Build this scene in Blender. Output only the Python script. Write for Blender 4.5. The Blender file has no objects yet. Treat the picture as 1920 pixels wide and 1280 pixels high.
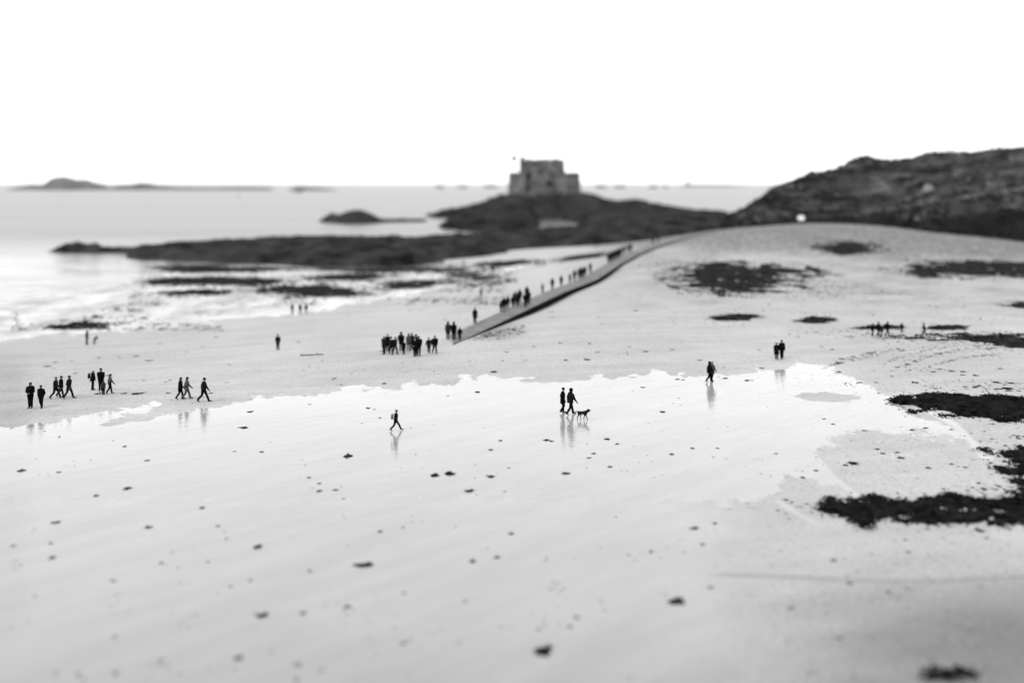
import bpy, bmesh, math, random
import numpy as np
from mathutils import Vector, Matrix

random.seed(7)
RNG = np.random.default_rng(7)
R = math.radians

# ------------------------------------------------------------------ camera
F = 1867.0            # focal length in photo pixels (35 mm lens, 1920 px wide)
CAM_Z = 16.5          # the photographer stands on a rampart above the beach
HOR = 343.0           # photo row of the horizon
SEA = -4.5            # water level
scene = bpy.context.scene
col = scene.collection
cam_d = bpy.data.cameras.new('camera')
cam = bpy.data.objects.new('camera', cam_d)
col.objects.link(cam)
cam.location = (0, 0, CAM_Z)
cam.rotation_euler = (R(90), 0, 0)
cam_d.sensor_width = 36.0
cam_d.lens = 36.0 * F / 1920
cam_d.shift_y = -(640 - HOR) / 1920
cam_d.clip_start = 0.5
cam_d.clip_end = 40000
cam_d.dof.use_dof = True
cam_d.dof.focus_distance = 73.0
cam_d.dof.aperture_fstop = (cam_d.lens / 1000) / (2 * 0.28)   # wide open miniature look
cam_d.dof.aperture_blades = 0
scene.camera = cam

# ------------------------------------------------------------------ sky, sun, exposure
SUN_EL, SUN_AZ = R(42), R(-125)      # azimuth clockwise from +Y: light from behind on the left
world = bpy.data.worlds.new('World')
scene.world = world
world.use_nodes = True
nt = world.node_tree
nt.nodes.clear()
out = nt.nodes.new('ShaderNodeOutputWorld')
bg = nt.nodes.new('ShaderNodeBackground')
bg.inputs['Strength'].default_value = 0.1
sky = nt.nodes.new('ShaderNodeTexSky')
sky.sky_type = 'NISHITA'
sky.sun_disc = False
sky.sun_elevation = SUN_EL
sky.sun_rotation = SUN_AZ
bw = nt.nodes.new('ShaderNodeRGBToBW')
nt.links.new(sky.outputs[0], bw.inputs[0])
tc = nt.nodes.new('ShaderNodeTexCoord')
mp = nt.nodes.new('ShaderNodeMapping')
mp.inputs['Scale'].default_value = (1.0, 1.0, 5.0)
nt.links.new(tc.outputs['Generated'], mp.inputs['Vector'])
nz = nt.nodes.new('ShaderNodeTexNoise')
nz.inputs['Scale'].default_value = 2.2
nz.inputs['Detail'].default_value = 5
nt.links.new(mp.outputs[0], nz.inputs['Vector'])
mr = nt.nodes.new('ShaderNodeMapRange')            # high thin cloud, nearly even
mr.inputs['From Min'].default_value = 0.3
mr.inputs['From Max'].default_value = 0.7
mr.inputs['To Min'].default_value = 9.2
mr.inputs['To Max'].default_value = 10.6
nt.links.new(nz.outputs[0], mr.inputs['Value'])
mx = nt.nodes.new('ShaderNodeMix')
mx.inputs['Factor'].default_value = 0.9
nt.links.new(bw.outputs[0], mx.inputs['A'])
nt.links.new(mr.outputs[0], mx.inputs['B'])
nt.links.new(mx.outputs[0], bg.inputs['Color'])
nt.links.new(bg.outputs[0], out.inputs['Surface'])

sun_d = bpy.data.lights.new('sun', 'SUN')
sun_d.energy = 1.0
sun_d.angle = R(14)
sun_d.color = (1.0, 1.0, 1.0)
sun = bpy.data.objects.new('sun', sun_d)
col.objects.link(sun)
sv = Vector((math.sin(SUN_AZ) * math.cos(SUN_EL), math.cos(SUN_AZ) * math.cos(SUN_EL), math.sin(SUN_EL)))
sun.rotation_euler = (-sv).to_track_quat('-Z', 'Y').to_euler()

vs = scene.view_settings
vs.view_transform = 'Standard'
vs.look = 'None'
vs.gamma = 1.0
vs.use_curve_mapping = False
vs.exposure = 1.05
scene.cycles.use_denoising = True
scene.cycles.max_bounces = 6
scene.cycles.diffuse_bounces = 2
scene.cycles.glossy_bounces = 3
scene.cycles.volume_bounces = 0
scene.cycles.use_adaptive_sampling = False

# ------------------------------------------------------------------ helpers
def tag(o, label=None, cat=None, group=None, kind=None):
    if label: o['label'] = label
    if cat: o['category'] = cat
    if group: o['group'] = group
    if kind: o['kind'] = kind
    return o

def link_mesh(name, me, mat=None, parent=None, smooth=True):
    o = bpy.data.objects.new(name, me)
    col.objects.link(o)
    if mat is not None and not me.materials:
        me.materials.append(mat)
    if smooth and len(me.polygons):
        me.polygons.foreach_set('use_smooth', [True] * len(me.polygons))
    if parent: o.parent = parent
    return o

def from_py(name, v, f, mat=None, parent=None, smooth=True):
    me = bpy.data.meshes.new(name)
    me.from_pydata([tuple(map(float, p)) for p in v], [], f)
    me.update()
    return link_mesh(name, me, mat, parent, smooth)

def empty(name, loc=(0, 0, 0), rz=0):
    o = bpy.data.objects.new(name, None)
    col.objects.link(o)
    o.location = loc
    o.rotation_euler = (0, 0, rz)
    o.empty_display_size = 0.3
    return o

# value noise on numpy arrays
def _hash(ix, iy, seed):
    n = (ix.astype(np.int64) * 374761393 + iy.astype(np.int64) * 668265263 + seed * 1442695041) & 0xFFFFFFFF
    n = ((n ^ (n >> 13)) * 1274126177) & 0xFFFFFFFF
    n = n ^ (n >> 16)
    return (n & 0xFFFF) / 65535.0

def vnoise(x, y, seed=0):
    x = np.asarray(x, float); y = np.asarray(y, float)
    ix = np.floor(x); iy = np.floor(y)
    fx = x - ix; fy = y - iy
    fx = fx * fx * (3 - 2 * fx); fy = fy * fy * (3 - 2 * fy)
    a = _hash(ix, iy, seed); b = _hash(ix + 1, iy, seed)
    c = _hash(ix, iy + 1, seed); d = _hash(ix + 1, iy + 1, seed)
    return (a + (b - a) * fx) + ((c + (d - c) * fx) - (a + (b - a) * fx)) * fy

def fbm(x, y, seed=0, octv=4, gain=0.5):
    t = 0; a = 1; s = 0
    for k in range(octv):
        t = t + a * (vnoise(x * 2 ** k + 17.3 * k, y * 2 ** k - 9.1 * k, seed + k) - 0.5)
        s += a; a *= gain
    return t / s * 2       # about -1..1

def ridged(x, y, seed=0, octv=4):
    t = 0; a = 1; s = 0
    for k in range(octv):
        t = t + a * (1 - np.abs(2 * vnoise(x * 2 ** k + 5.7 * k, y * 2 ** k + 3.1 * k, seed + k) - 1))
        s += a; a *= 0.55
    return t / s           # 0..1

def sstep(a, b, x):
    t = np.clip((x - a) / (b - a), 0, 1)
    return t * t * (3 - 2 * t)

def poly_sd(px, py, poly):
    """signed distance, positive inside"""
    px = np.asarray(px, float); py = np.asarray(py, float)
    d = np.full(px.shape, 1e18); ins = np.zeros(px.shape, bool)
    n = len(poly)
    for i in range(n):
        x0, y0 = poly[i]; x1, y1 = poly[(i + 1) % n]
        ex, ey = x1 - x0, y1 - y0
        t = np.clip(((px - x0) * ex + (py - y0) * ey) / max(ex * ex + ey * ey, 1e-9), 0, 1)
        d = np.minimum(d, (px - x0 - t * ex) ** 2 + (py - y0 - t * ey) ** 2)
        if y0 != y1:
            c = ((y0 > py) != (y1 > py)) & (px < (x1 - x0) * (py - y0) / (y1 - y0) + x0)
            ins ^= c
    d = np.sqrt(d)
    return np.where(ins, d, -d)

# a photo pixel and a height give a point in the place
def at(px, py, z):
    Y = (CAM_Z - z) * F / (py - HOR)
    return ((px - 960) / F * Y, Y)

def at_depth(px, py, Y):
    return Vector(((px - 960) / F * Y, Y, CAM_Z - (py - HOR) / F * Y))

# ------------------------------------------------------------------ terrain of the beach
CTRL = [(0,1280,0),(500,1280,0),(960,1280,0),(1450,1280,0.05),(1920,1280,.2),(-300,1280,0),(2250,1280,.3),
 (0,1000,0),(960,1000,0),(1920,1000,.3),(-250,900,-.1),(2200,900,.6),
 (0,820,-.05),(500,820,0),(960,820,0),(1400,820,0),(1920,800,.3),
 (55,765,-.3),(350,745,-.3),(770,664,-.2),(1333,715,-.1),(1460,672,-.1),(960,700,0),(600,700,-.4),
 (0,705,-2.0),(160,645,-4.05),(521,655,-2.0),(330,690,-1.4),
 (-300,660,-4.45),(0,637,-4.42),(300,612,-4.42),(560,588,-4.42),(700,572,-4.2),(800,558,-3.7),(690,610,-2.3),
 (800,600,-1.9),(860,585,-1.9),(900,556,-2.4),(950,545,-2.2),(1000,520,-2.4),(1050,500,-2.2),(1090,478,-2.0),
 (0,590,-4.45),(150,590,-4.40),(300,550,-4.41),(450,570,-4.38),(600,530,-4.38),(800,510,-4.36),(500,500,-4.42),(-300,560,-5),(0,500,-5.2),(200,480,-5.2),
 (900,490,-4.2),(960,478,-3.6),(1000,465,-3.4),(1150,457,-.8),(1220,449,.9),
 (870,640,0),(1000,602,.1),(1100,548,.5),(1200,492,1.4),(1300,458,2.8),(1300,440,3.4),(1400,426,4.3),
 (1500,417,5),(1600,424,4.6),(1700,437,3.6),(1920,463,.9),(2200,480,.5),
 (1400,500,1.2),(1700,500,.8),(1900,540,.5),(1600,560,.3),(1900,620,.3),(1640,630,-.1),(1200,600,.1),(1400,600,0)]
CW = [(x, y, z) for (x, y), z in ((at(a, b, c), c) for a, b, c in CTRL)]
CW += [(95, 335, 1.0), (150, 330, 2), (62, 335, -2.0), (40, 330, -3.8), (78, 300, 1.5), (0, 420, -6), (-60, 420, -6.5), (-150, 420, -6.5), (-250, 300, -6),
       (60, 420, -3), (-150, 200, -5.2), (160, 120, 1.5), (-110, 100, -4.6)]
_c = np.array(CW)
def _tps_k(r2):
    return np.where(r2 > 0, r2 * np.log(np.maximum(r2, 1e-9)) * 0.5, 0)
# the plan is warped logarithmically so that near and far control points weigh alike
def _warp(x, y):
    y = np.maximum(np.asarray(y, float), 12)
    return np.asarray(x, float) / y * 3.0, np.log(y) * 3.0
_wx, _wy = _warp(_c[:, 0], _c[:, 1])
_n = len(_c)
_K = _tps_k((_wx[:, None] - _wx[None]) ** 2 + (_wy[:, None] - _wy[None]) ** 2) + np.eye(_n) * 0.02
_P = np.stack([np.ones(_n), _wx, _wy], 1)
_A = np.block([[_K, _P], [_P.T, np.zeros((3, 3))]])
_W = np.linalg.solve(_A, np.concatenate([_c[:, 2], np.zeros(3)]))

def ground(x, y):
    x = np.atleast_1d(np.asarray(x, float)); y = np.atleast_1d(np.asarray(y, float))
    wx, wy = _warp(x, y)
    z = _W[_n] + _W[_n + 1] * wx + _W[_n + 2] * wy
    for i in range(_n):
        z = z + _W[i] * _tps_k((wx - _wx[i]) ** 2 + (wy - _wy[i]) ** 2)
    z = np.where(z > -4.5, z + 0.05 * fbm(x / 9, y / 14, 3, 3) * sstep(-4.5, -3.5, z), z)
    return np.clip(z, -7.5, 6.5)

_YS = np.geomspace(26, 420, 1500)
def on_ground(px, py):
    """where the sight line through a photo pixel meets the sand"""
    xs = (px - 960) / F * _YS
    g = ground(xs, _YS) - (CAM_Z - (py - HOR) / F * _YS)
    k = np.argmax(g > 0)
    if k == 0:
        Y = _YS[-1] if g[0] <= 0 else _YS[0]
    else:
        t = g[k - 1] / (g[k - 1] - g[k])
        Y = _YS[k - 1] + t * (_YS[k] - _YS[k - 1])
    X = (px - 960) / F * Y
    return Vector((X, Y, float(ground(X, Y)[0])))

def on_ground_many(px, py):
    px = np.asarray(px, float); py = np.asarray(py, float)
    ys = np.geomspace(26, 420, 260)
    Xg = (px[:, None] - 960) / F * ys[None]
    g = ground(Xg.ravel(), np.broadcast_to(ys, Xg.shape).ravel()).reshape(Xg.shape) - (CAM_Z - (py[:, None] - HOR) / F * ys[None])
    k = np.clip(np.argmax(g > 0, 1), 1, len(ys) - 1)
    i = np.arange(len(px))
    t = np.clip(g[i, k - 1] / (g[i, k - 1] - g[i, k] + 1e-12), 0, 1)
    Y = ys[k - 1] + t * (ys[k] - ys[k - 1])
    X = (px - 960) / F * Y
    return X, Y, ground(X, Y)

# ------------------------------------------------------------------ materials
def mat(name):
    m = bpy.data.materials.new(name)
    m.use_nodes = True
    n = m.node_tree
    b = n.nodes['Principled BSDF']
    return m, n, b

def g3(v): return (v, v, v, 1)

def flat_mat(name, v, rough=0.85, spec=0.15, var=0.25, scale=4.0):
    m, n, b = mat(name)
    t = n.nodes.new('ShaderNodeTexCoord')
    z = n.nodes.new('ShaderNodeTexNoise')
    z.inputs['Scale'].default_value = scale
    z.inputs['Detail'].default_value = 4
    n.links.new(t.outputs['Object'], z.inputs['Vector'])
    r = n.nodes.new('ShaderNodeValToRGB')
    r.color_ramp.elements[0].position = 0.3
    r.color_ramp.elements[1].position = 0.7
    r.color_ramp.elements[0].color = g3(v * (1 - var))
    r.color_ramp.elements[1].color = g3(v * (1 + var))
    n.links.new(z.outputs[0], r.inputs[0])
    n.links.new(r.outputs[0], b.inputs['Base Color'])
    b.inputs['Roughness'].default_value = rough
    b.inputs['Specular IOR Level'].default_value = spec
    return m

def bumpy_mat(name, lo, hi, scale, bump_scale, bump, rough=0.8, spec=0.25, stretch=(1, 1, 1), detail=8):
    m, n, b = mat(name)
    t = n.nodes.new('ShaderNodeTexCoord')
    p = n.nodes.new('ShaderNodeMapping'); p.inputs['Scale'].default_value = stretch
    n.links.new(t.outputs['Object'], p.inputs['Vector'])
    z = n.nodes.new('ShaderNodeTexNoise'); z.inputs['Scale'].default_value = scale; z.inputs['Detail'].default_value = detail
    z.inputs['Roughness'].default_value = 0.62
    n.links.new(p.outputs[0], z.inputs['Vector'])
    r = n.nodes.new('ShaderNodeValToRGB')
    r.color_ramp.elements[0].position = 0.36; r.color_ramp.elements[0].color = g3(lo)
    r.color_ramp.elements[1].position = 0.66; r.color_ramp.elements[1].color = g3(hi)
    n.links.new(z.outputs[0], r.inputs[0]); n.links.new(r.outputs[0], b.inputs['Base Color'])
    z2 = n.nodes.new('ShaderNodeTexNoise'); z2.inputs['Scale'].default_value = bump_scale; z2.inputs['Detail'].default_value = 6
    n.links.new(p.outputs[0], z2.inputs['Vector'])
    bu = n.nodes.new('ShaderNodeBump'); bu.inputs['Strength'].default_value = 1.0; bu.inputs['Distance'].default_value = bump
    n.links.new(z2.outputs[0], bu.inputs['Height']); n.links.new(bu.outputs[0], b.inputs['Normal'])
    b.inputs['Roughness'].default_value = rough
    b.inputs['Specular IOR Level'].default_value = spec
    return m

def sand_material():
    m, n, b = mat('sand')
    N = n.nodes.new; L = n.links.new
    def math_(op, a, c, clamp=False):
        q = N('ShaderNodeMath'); q.operation = op; q.use_clamp = clamp
        for k, s in enumerate((a, c)):
            if isinstance(s, (int, float)): q.inputs[k].default_value = s
            elif s is not None: L(s, q.inputs[k])
        return q.outputs[0]
    def noise(scale, stretch=(1, 1, 1), detail=5, rough=0.55, rz=0):
        p = N('ShaderNodeMapping')
        if rz:
            p.vector_type = 'TEXTURE'      # turn first, then stretch along the turned axis
            stretch = tuple(1 / q for q in stretch)
        p.inputs['Scale'].default_value = stretch; p.inputs['Rotation'].default_value = (0, 0, rz)
        L(tcn.outputs['Object'], p.inputs['Vector'])
        z = N('ShaderNodeTexNoise'); z.inputs['Scale'].default_value = scale; z.inputs['Detail'].default_value = detail
        z.inputs['Roughness'].default_value = rough
        L(p.outputs[0], z.inputs['Vector'])
        return z.outputs[0]
    def smooth(x, a, c, lo=0, hi=1):
        q = N('ShaderNodeMapRange'); q.interpolation_type = 'SMOOTHSTEP'
        q.inputs['From Min'].default_value = a; q.inputs['From Max'].default_value = c
        q.inputs['To Min'].default_value = lo; q.inputs['To Max'].default_value = hi
        L(x, q.inputs['Value']); return q.outputs[0]
    def mixf(f, a, c):
        q = N('ShaderNodeMix')
        L(f, q.inputs['Factor'])
        for nm, s in (('A', a), ('B', c)):
            if isinstance(s, (int, float)): q.inputs[nm].default_value = s
            else: L(s, q.inputs[nm])
        return q.outputs[0]
    tcn = N('ShaderNodeTexCoord')
    def attr(nm):
        a = N('ShaderNodeAttribute'); a.attribute_name = nm; return a.outputs['Fac']
    film, soft, damp_vignette, shingle, ripple = attr('film'), attr('soft'), attr('damp_vignette'), attr('shingle'), attr('ripple')
    edge = noise(1.1, (0.6, 0.4, 1), 7, 0.66)
    f1 = math_('ADD', film, math_('MULTIPLY', math_('SUBTRACT', edge, 0.5), 1.7))
    wet1 = smooth(f1, 0.40, 0.60)
    wet = math_('MAXIMUM', wet1, soft, True)
    # colour of the sand itself: grains, shell grit, slightly darker moist ground, painted left-edge vignette
    big = noise(0.06, (1, 0.6, 1), 4)
    fine = noise(9.0, (1, 0.6, 1), 3, 0.7)
    specks = noise(3.2, (0.8, 0.5, 1), 3, 0.75)
    base = math_('MULTIPLY', smooth(big, 0.3, 0.7, 0.285, 0.325), smooth(fine, 0.3, 0.72, 0.8, 1.12))
    base = math_('MULTIPLY', base, smooth(specks, 0.58, 0.72, 1.0, 0.6))
    base = math_('MULTIPLY', base, mixf(damp_vignette, 1.0, 0.44))
    base = math_('MULTIPLY', base, smooth(noise(0.3, (0.25, 1.0, 1), 6, 0.65, 0.2), 0.32, 0.68, 0.9, 1.05))
    sh = noise(1.1, (1, 0.5, 1), 6, 0.7)
    base = math_('MULTIPLY', base, mixf(math_('MULTIPLY', shingle, smooth(sh, 0.28, 0.55)), 1.0, 0.36))
    wetc = math_('MULTIPLY', smooth(noise(0.42, (0.3, 1.3, 1), 6, 0.62, 0.75), 0.3, 0.7, 0.216, 0.188), mixf(damp_vignette, 1.0, 0.7))
    mott = smooth(noise(0.5, (0.5, 0.35, 1), 7, 0.7), 0.34, 0.62, 0.35, 1.0)
    wetc = math_('MULTIPLY', wetc, mixf(ripple, 1.0, mott))
    colr = mixf(math_('MAXIMUM', smooth(wet1, 0.45, 1.0), soft), base, wetc)
    cmb = N('ShaderNodeCombineColor')
    for k in range(3): L(colr, cmb.inputs[k])
    L(cmb.outputs[0], b.inputs['Base Color'])
    early = math_('MAXIMUM', smooth(wet1, 0.0, 0.6), soft)
    L(mixf(early, 0.9, mixf(ripple, 0.055, smooth(noise(0.22, (0.5, 0.3, 1), 6, 0.7), 0.35, 0.65, 0.42, 0.16))), b.inputs['Roughness'])
    L(mixf(early, 0.05, 0.5), b.inputs['Specular IOR Level'])
    b.inputs['IOR'].default_value = 1.36
    # relief: trodden sand when drained, faint water ripples and sand ribs under the film
    h_dry = math_('ADD', math_('MULTIPLY', noise(2.4, (1, 1, 1), 5, 0.62), 0.085), math_('MULTIPLY', noise(0.45, (1, 1, 1), 3), 0.14))
    h_wet = math_('ADD', math_('MULTIPLY', noise(2.6, (0.35, 1.6, 1), 3, 0.5, 0.12), 0.015),
                  math_('MULTIPLY', noise(0.7, (0.3, 1.7, 1), 5, 0.6, 0.7), 0.017))
    bu = N('ShaderNodeBump'); bu.inputs['Strength'].default_value = 1.0; bu.inputs['Distance'].default_value = 1.0
    L(mixf(wet, math_('SUBTRACT', h_dry, 0.1125), math_('SUBTRACT', h_wet, 0.0215)), bu.inputs['Height'])
    L(bu.outputs[0], b.inputs['Normal'])
    return m

def water_material():
    m, n, b = mat('sea_water')
    N = n.nodes.new; L = n.links.new
    b.inputs['Base Color'].default_value = g3(0.035)
    b.inputs['IOR'].default_value = 1.33
    b.inputs['Roughness'].default_value = 0.32
    t = N('ShaderNodeTexCoord')
    sx = N('ShaderNodeSeparateXYZ'); L(t.outputs['Object'], sx.inputs[0])
    rr = N('ShaderNodeMapRange'); rr.interpolation_type = 'SMOOTHSTEP'     # sheltered shallows are calmer than the open bay
    rr.inputs['From Min'].default_value = 190; rr.inputs['From Max'].default_value = 420
    rr.inputs['To Min'].default_value = 0.12; rr.inputs['To Max'].default_value = 0.33
    L(sx.outputs['Y'], rr.inputs['Value']); L(rr.outputs[0], b.inputs['Roughness'])
    hs = None
    for sc, st, amp in ((0.22, (0.55, 1, 1), 0.55), (0.05, (0.6, 1, 1), 1.6), (1.1, (0.7, 1, 1), 0.09), (0.004, (0.25, 1, 1), 14.0)):
        p = N('ShaderNodeMapping'); p.inputs['Scale'].default_value = st
        L(t.outputs['Object'], p.inputs['Vector'])
        z = N('ShaderNodeTexNoise'); z.inputs['Scale'].default_value = sc; z.inputs['Detail'].default_value = 3
        L(p.outputs[0], z.inputs['Vector'])
        q = N('ShaderNodeMath'); q.operation = 'MULTIPLY'; q.inputs[1].default_value = amp
        L(z.outputs[0], q.inputs[0])
        if hs is None: hs = q.outputs[0]
        else:
            a = N('ShaderNodeMath'); a.operation = 'ADD'; L(hs, a.inputs[0]); L(q.outputs[0], a.inputs[1]); hs = a.outputs[0]
    bu = N('ShaderNodeBump'); bu.inputs['Strength'].default_value = 0.8; bu.inputs['Distance'].default_value = 1.0
    L(hs, bu.inputs['Height']); L(bu.outputs[0], b.inputs['Normal'])
    return m

M = {}
M['sand'] = sand_material()
M['water'] = water_material()
M['rock'] = bumpy_mat('weedy_rock', 0.003, 0.034, 0.14, 0.9, 0.5, 0.9, 0.0)
M['islet'] = bumpy_mat('islet_rock', 0.003, 0.028, 0.07, 0.6, 0.7, 0.9, 0.0)
M['heath'] = bumpy_mat('heath', 0.004, 0.05, 0.11, 0.8, 0.5, 0.9, 0.0)
M['crag_foot_shade'] = bumpy_mat('crag_and_foot_shade', 0.002, 0.012, 0.2, 0.6, 0.7, 0.9, 0.0)  # dark crag rock, also the painted shadow along the hill's foot
M['hazed_rock'] = bumpy_mat('hazed_island_rock', 0.05, 0.11, 0.02, 0.05, 2.0, 0.9, 0.0)  # paler than near rock: distance haze partly painted into the colour
M['weed'] = bumpy_mat('seaweed', 0.001, 0.016, 1.6, 14.0, 0.05, 0.8, 0.0)
M['weed_far'] = bumpy_mat('seaweed_bed', 0.002, 0.026, 0.5, 3.0, 0.12, 0.9, 0.0)
M['granite'] = bumpy_mat('granite_wall', 0.035, 0.15, 0.35, 2.0, 0.12, 0.9, 0.1)
M['granite_dark'] = bumpy_mat('granite_dark', 0.02, 0.045, 0.6, 2.0, 0.12, 0.9, 0.1)
M['turf'] = bumpy_mat('pale_turf', 0.07, 0.12, 0.5, 3.0, 0.15, 0.9, 0.05)
M['dull_turf'] = bumpy_mat('dull_turf', 0.04, 0.085, 0.4, 3.0, 0.15, 0.95, 0.0)
M['void'] = flat_mat('dark_opening', 0.004)
M['deck'] = bumpy_mat('causeway_stone', 0.075, 0.14, 0.9, 2.5, 0.05, 0.85, 0.15)
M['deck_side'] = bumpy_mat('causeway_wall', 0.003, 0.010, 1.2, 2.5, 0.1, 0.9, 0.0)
M['wood'] = flat_mat('driftwood', 0.05, 0.8, 0.2, 0.5, 6)
M['white'] = flat_mat('white_paint', 0.75, 0.6, 0.2, 0.04)
M['pale_stone'] = bumpy_mat('pale_stone', 0.11, 0.2, 0.8, 2.0, 0.2)
M['metal'] = flat_mat('dark_metal', 0.03, 0.5, 0.4)
M['hull'] = flat_mat('boat_hull', 0.03, 0.5, 0.3)
M['sail'] = flat_mat('sail_cloth', 0.45, 0.8, 0.1, 0.05)
for nm, v in (('c0', 0.003), ('c1', 0.007), ('c2', 0.018), ('c3', 0.045), ('c4', 0.11), ('c5', 0.32)):
    M[nm] = flat_mat('cloth_' + nm, v, 0.95, 0.0, 0.35, 9)
M['skin'] = flat_mat('skin', 0.07, 0.6, 0.25, 0.08)
M['hair_dark'] = flat_mat('dark_hair', 0.006, 0.6, 0.2)
M['hair_grey'] = flat_mat('grey_hair', 0.12, 0.7, 0.2)
M['shoe'] = flat_mat('shoe_leather', 0.004, 0.6, 0.2)
M['fur'] = flat_mat('dog_fur', 0.004, 0.8, 0.1, 0.4, 20)

# ------------------------------------------------------------------ structure: beach
def grid_faces(nr, nc):
    i = np.arange(nr - 1)[:, None] * nc + np.arange(nc - 1)[None]
    i = i.ravel()
    return np.stack([i, i + 1, i + nc + 1, i + nc], 1)

def grid_mesh(name, X, Y, Z, material, attrs=None):
    nr, nc = X.shape
    me = bpy.data.meshes.new(name)
    f = grid_faces(nr, nc)
    me.vertices.add(nr * nc)
    me.vertices.foreach_set('co', np.stack([X, Y, Z], -1).astype(np.float32).ravel())
    me.loops.add(f.size); me.polygons.add(len(f))
    me.loops.foreach_set('vertex_index', f.astype(np.int32).ravel())
    me.polygons.foreach_set('loop_start', np.arange(0, f.size, 4, dtype=np.int32))
    me.update(calc_edges=True)
    for k, a in (attrs or {}).items():
        at_ = me.attributes.new(k, 'FLOAT', 'POINT')
        at_.data.foreach_set('value', a.astype(np.float32).ravel())
    return link_mesh(name, me, material)

def world_poly(pts):
    return [tuple(on_ground(a, b)[:2]) for a, b in pts]

# standing film of water left by the tide on the near sand; the drained sand lies beyond its ragged edge
FILM = [(-420,850),(0,803),(40,799),(130,786),(200,771),(290,757),(299,757),(290,765),(235,778),(190,795),(215,798),(300,783),(345,770),
 (395,768),(440,757),(470,745),(500,742),(540,746),(600,743),(640,730),(655,723),(675,724),(685,731),(750,728),(758,718),(775,711),
 (790,722),(850,720),(862,706),(880,702),(892,710),(905,706),(930,707),(960,711),(1000,712),(1020,716),(1060,714),(1100,710),(1125,702),
 (1150,709),(1215,700),(1225,688),(1245,690),(1260,702),(1300,706),(1340,706),(1380,700),(1410,697),(1470,690),(1500,678),(1540,684),
 (1610,712),(1660,738),(1700,770),(1780,798),(1835,838),(1852,858),(1800,826),(1700,806),(1590,812),(1540,835),(1530,862),(1565,900),
 (1602,926),(1585,930),(1520,898),(1472,890),(1462,935),(1500,965),(1480,1000),(1410,1050),(1350,1110),(1330,1180),(1300,1300),(1300,1700),
 (-700,1700)]
FLATS = [(-500,668),(0,637),(60,632),(150,623),(300,612),(420,601),(500,594),(560,588),(620,578),(690,566),(760,556),(800,548),(850,535),
 (900,524),(950,514),(985,500),(960,494),(880,492),(830,492),(860,476),(960,463),(1010,452),(1010,436),(-500,436)]
DRYPATCH = [(1478,742),(1500,734),(1540,731),(1590,735),(1622,742),(1615,752),(1560,757),(1510,753)]

def build_beach():
    rows = np.concatenate([np.geomspace(16, 30, 14)[:-1], CAM_Z * F / (np.linspace(CAM_Z * F / 30, CAM_Z * F / 440, 560))])
    t = np.linspace(-0.78, 0.78, 620)
    Y = np.repeat(rows[:, None], len(t), 1)
    X = t[None] * (Y + 6)
    Z = ground(X.ravel(), Y.ravel()).reshape(X.shape)
    x, y = X.ravel(), Y.ravel()
    # outlines were surveyed from the rampart: compare them as sight-line bearing and dip of each point of the sand
    bx = 960 + F * x / y; by = HOR + F * (CAM_Z - Z.ravel()) / y
    ragged = 13 * fbm(bx / 22, by / 6, 17, 5, .62) * sstep(1000, 700, by)
    film = np.clip(0.5 + (poly_sd(bx, by, FILM) + ragged) / (14 + 60 * sstep(860, 1000, by) + 26 * sstep(1440, 1540, bx) * sstep(770, 820, by)), -0.4, 1.4)
    flats = poly_sd(bx, by, FLATS) + 10 * fbm(bx / 40, by / 7, 19, 4)
    film = np.maximum(film, np.clip(0.5 + flats / 16, -0.4, 1.4))
    ripple = np.clip(0.5 + flats / 30, 0, 1)
    film = np.minimum(film, 1.4 - np.clip(0.5 + poly_sd(bx, by, DRYPATCH) / 14, 0, 1) * 1.25)
    film = np.where(by > 880, film * (1 - sstep(880, 980, by)), film)
    # water hangs back softly in the sand towards the lower right and in the rills
    soft = sstep(1720, 1180, bx + 0.35 * (by - 950) + 110 * fbm(bx / 140, by / 40, 5)) * sstep(860, 970, by)
    for pl, w in ((((1690, 745), (1790, 795), (1845, 850)), 14), (((1535, 862), (1562, 895), (1605, 928)), 13), (((1460, 940), (1500, 965), (1540, 985)), 10)):
        for (ax, ay), (cx, cy) in zip(pl[:-1], pl[1:]):
            ex, ey = cx - ax, cy - ay
            q = np.clip(((bx - ax) * ex + (by - ay) * ey) / (ex * ex + ey * ey), 0, 1)
            soft = np.maximum(soft, 0.9 * sstep(w, w * 0.3, np.hypot(bx - ax - q * ex, (by - ay - q * ey) * 1.4)))
    damp_vignette = 0.95 * sstep(1050, 1850, bx + 0.6 * (by - 1280) + 110 * fbm(bx / 150, by / 30, 8)) * sstep(1000, 1200, by)
    damp_vignette = np.maximum(damp_vignette, 0.55 * sstep(7, 2, np.abs(by - 1083 - 6 * np.sin(bx / 120))) * sstep(1310, 1360, bx))
    damp_vignette = np.maximum(damp_vignette, 0.42 * sstep(1080, 1330, by + 40 * fbm(bx / 200, by / 60, 9)))
    damp_vignette = np.maximum(damp_vignette, 0.30 * sstep(0, -60, bx - 80) * sstep(640, 700, by))  # left-edge vignette: lens falloff painted into the sand colour
    shingle = sstep(492, 452, by + 14 * fbm(bx / 60, by / 12, 11) - 0.04 * (bx - 1300)) * sstep(1010, 1150, bx) * 1.0
    shingle = np.maximum(shingle, 0.6 * sstep(46, 8, np.hypot((bx - 930) * 0.55, (by - 622) * 2.0)) * sstep(0, 6, by - 600))
    shingle = np.maximum(shingle, 0.6 * sstep(640, 520, by) * sstep(1020, 1250, bx) * np.clip(0.55 + 0.8 * fbm(bx / 60, by / 9, 13, 5), 0, 1))
    o = grid_mesh('beach', X, Y, Z, M['sand'], {'film': film, 'soft': np.clip(soft, 0, 1), 'damp_vignette': damp_vignette, 'shingle': shingle, 'ripple': ripple})
    tag(o, kind='structure')
build_beach()

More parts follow.
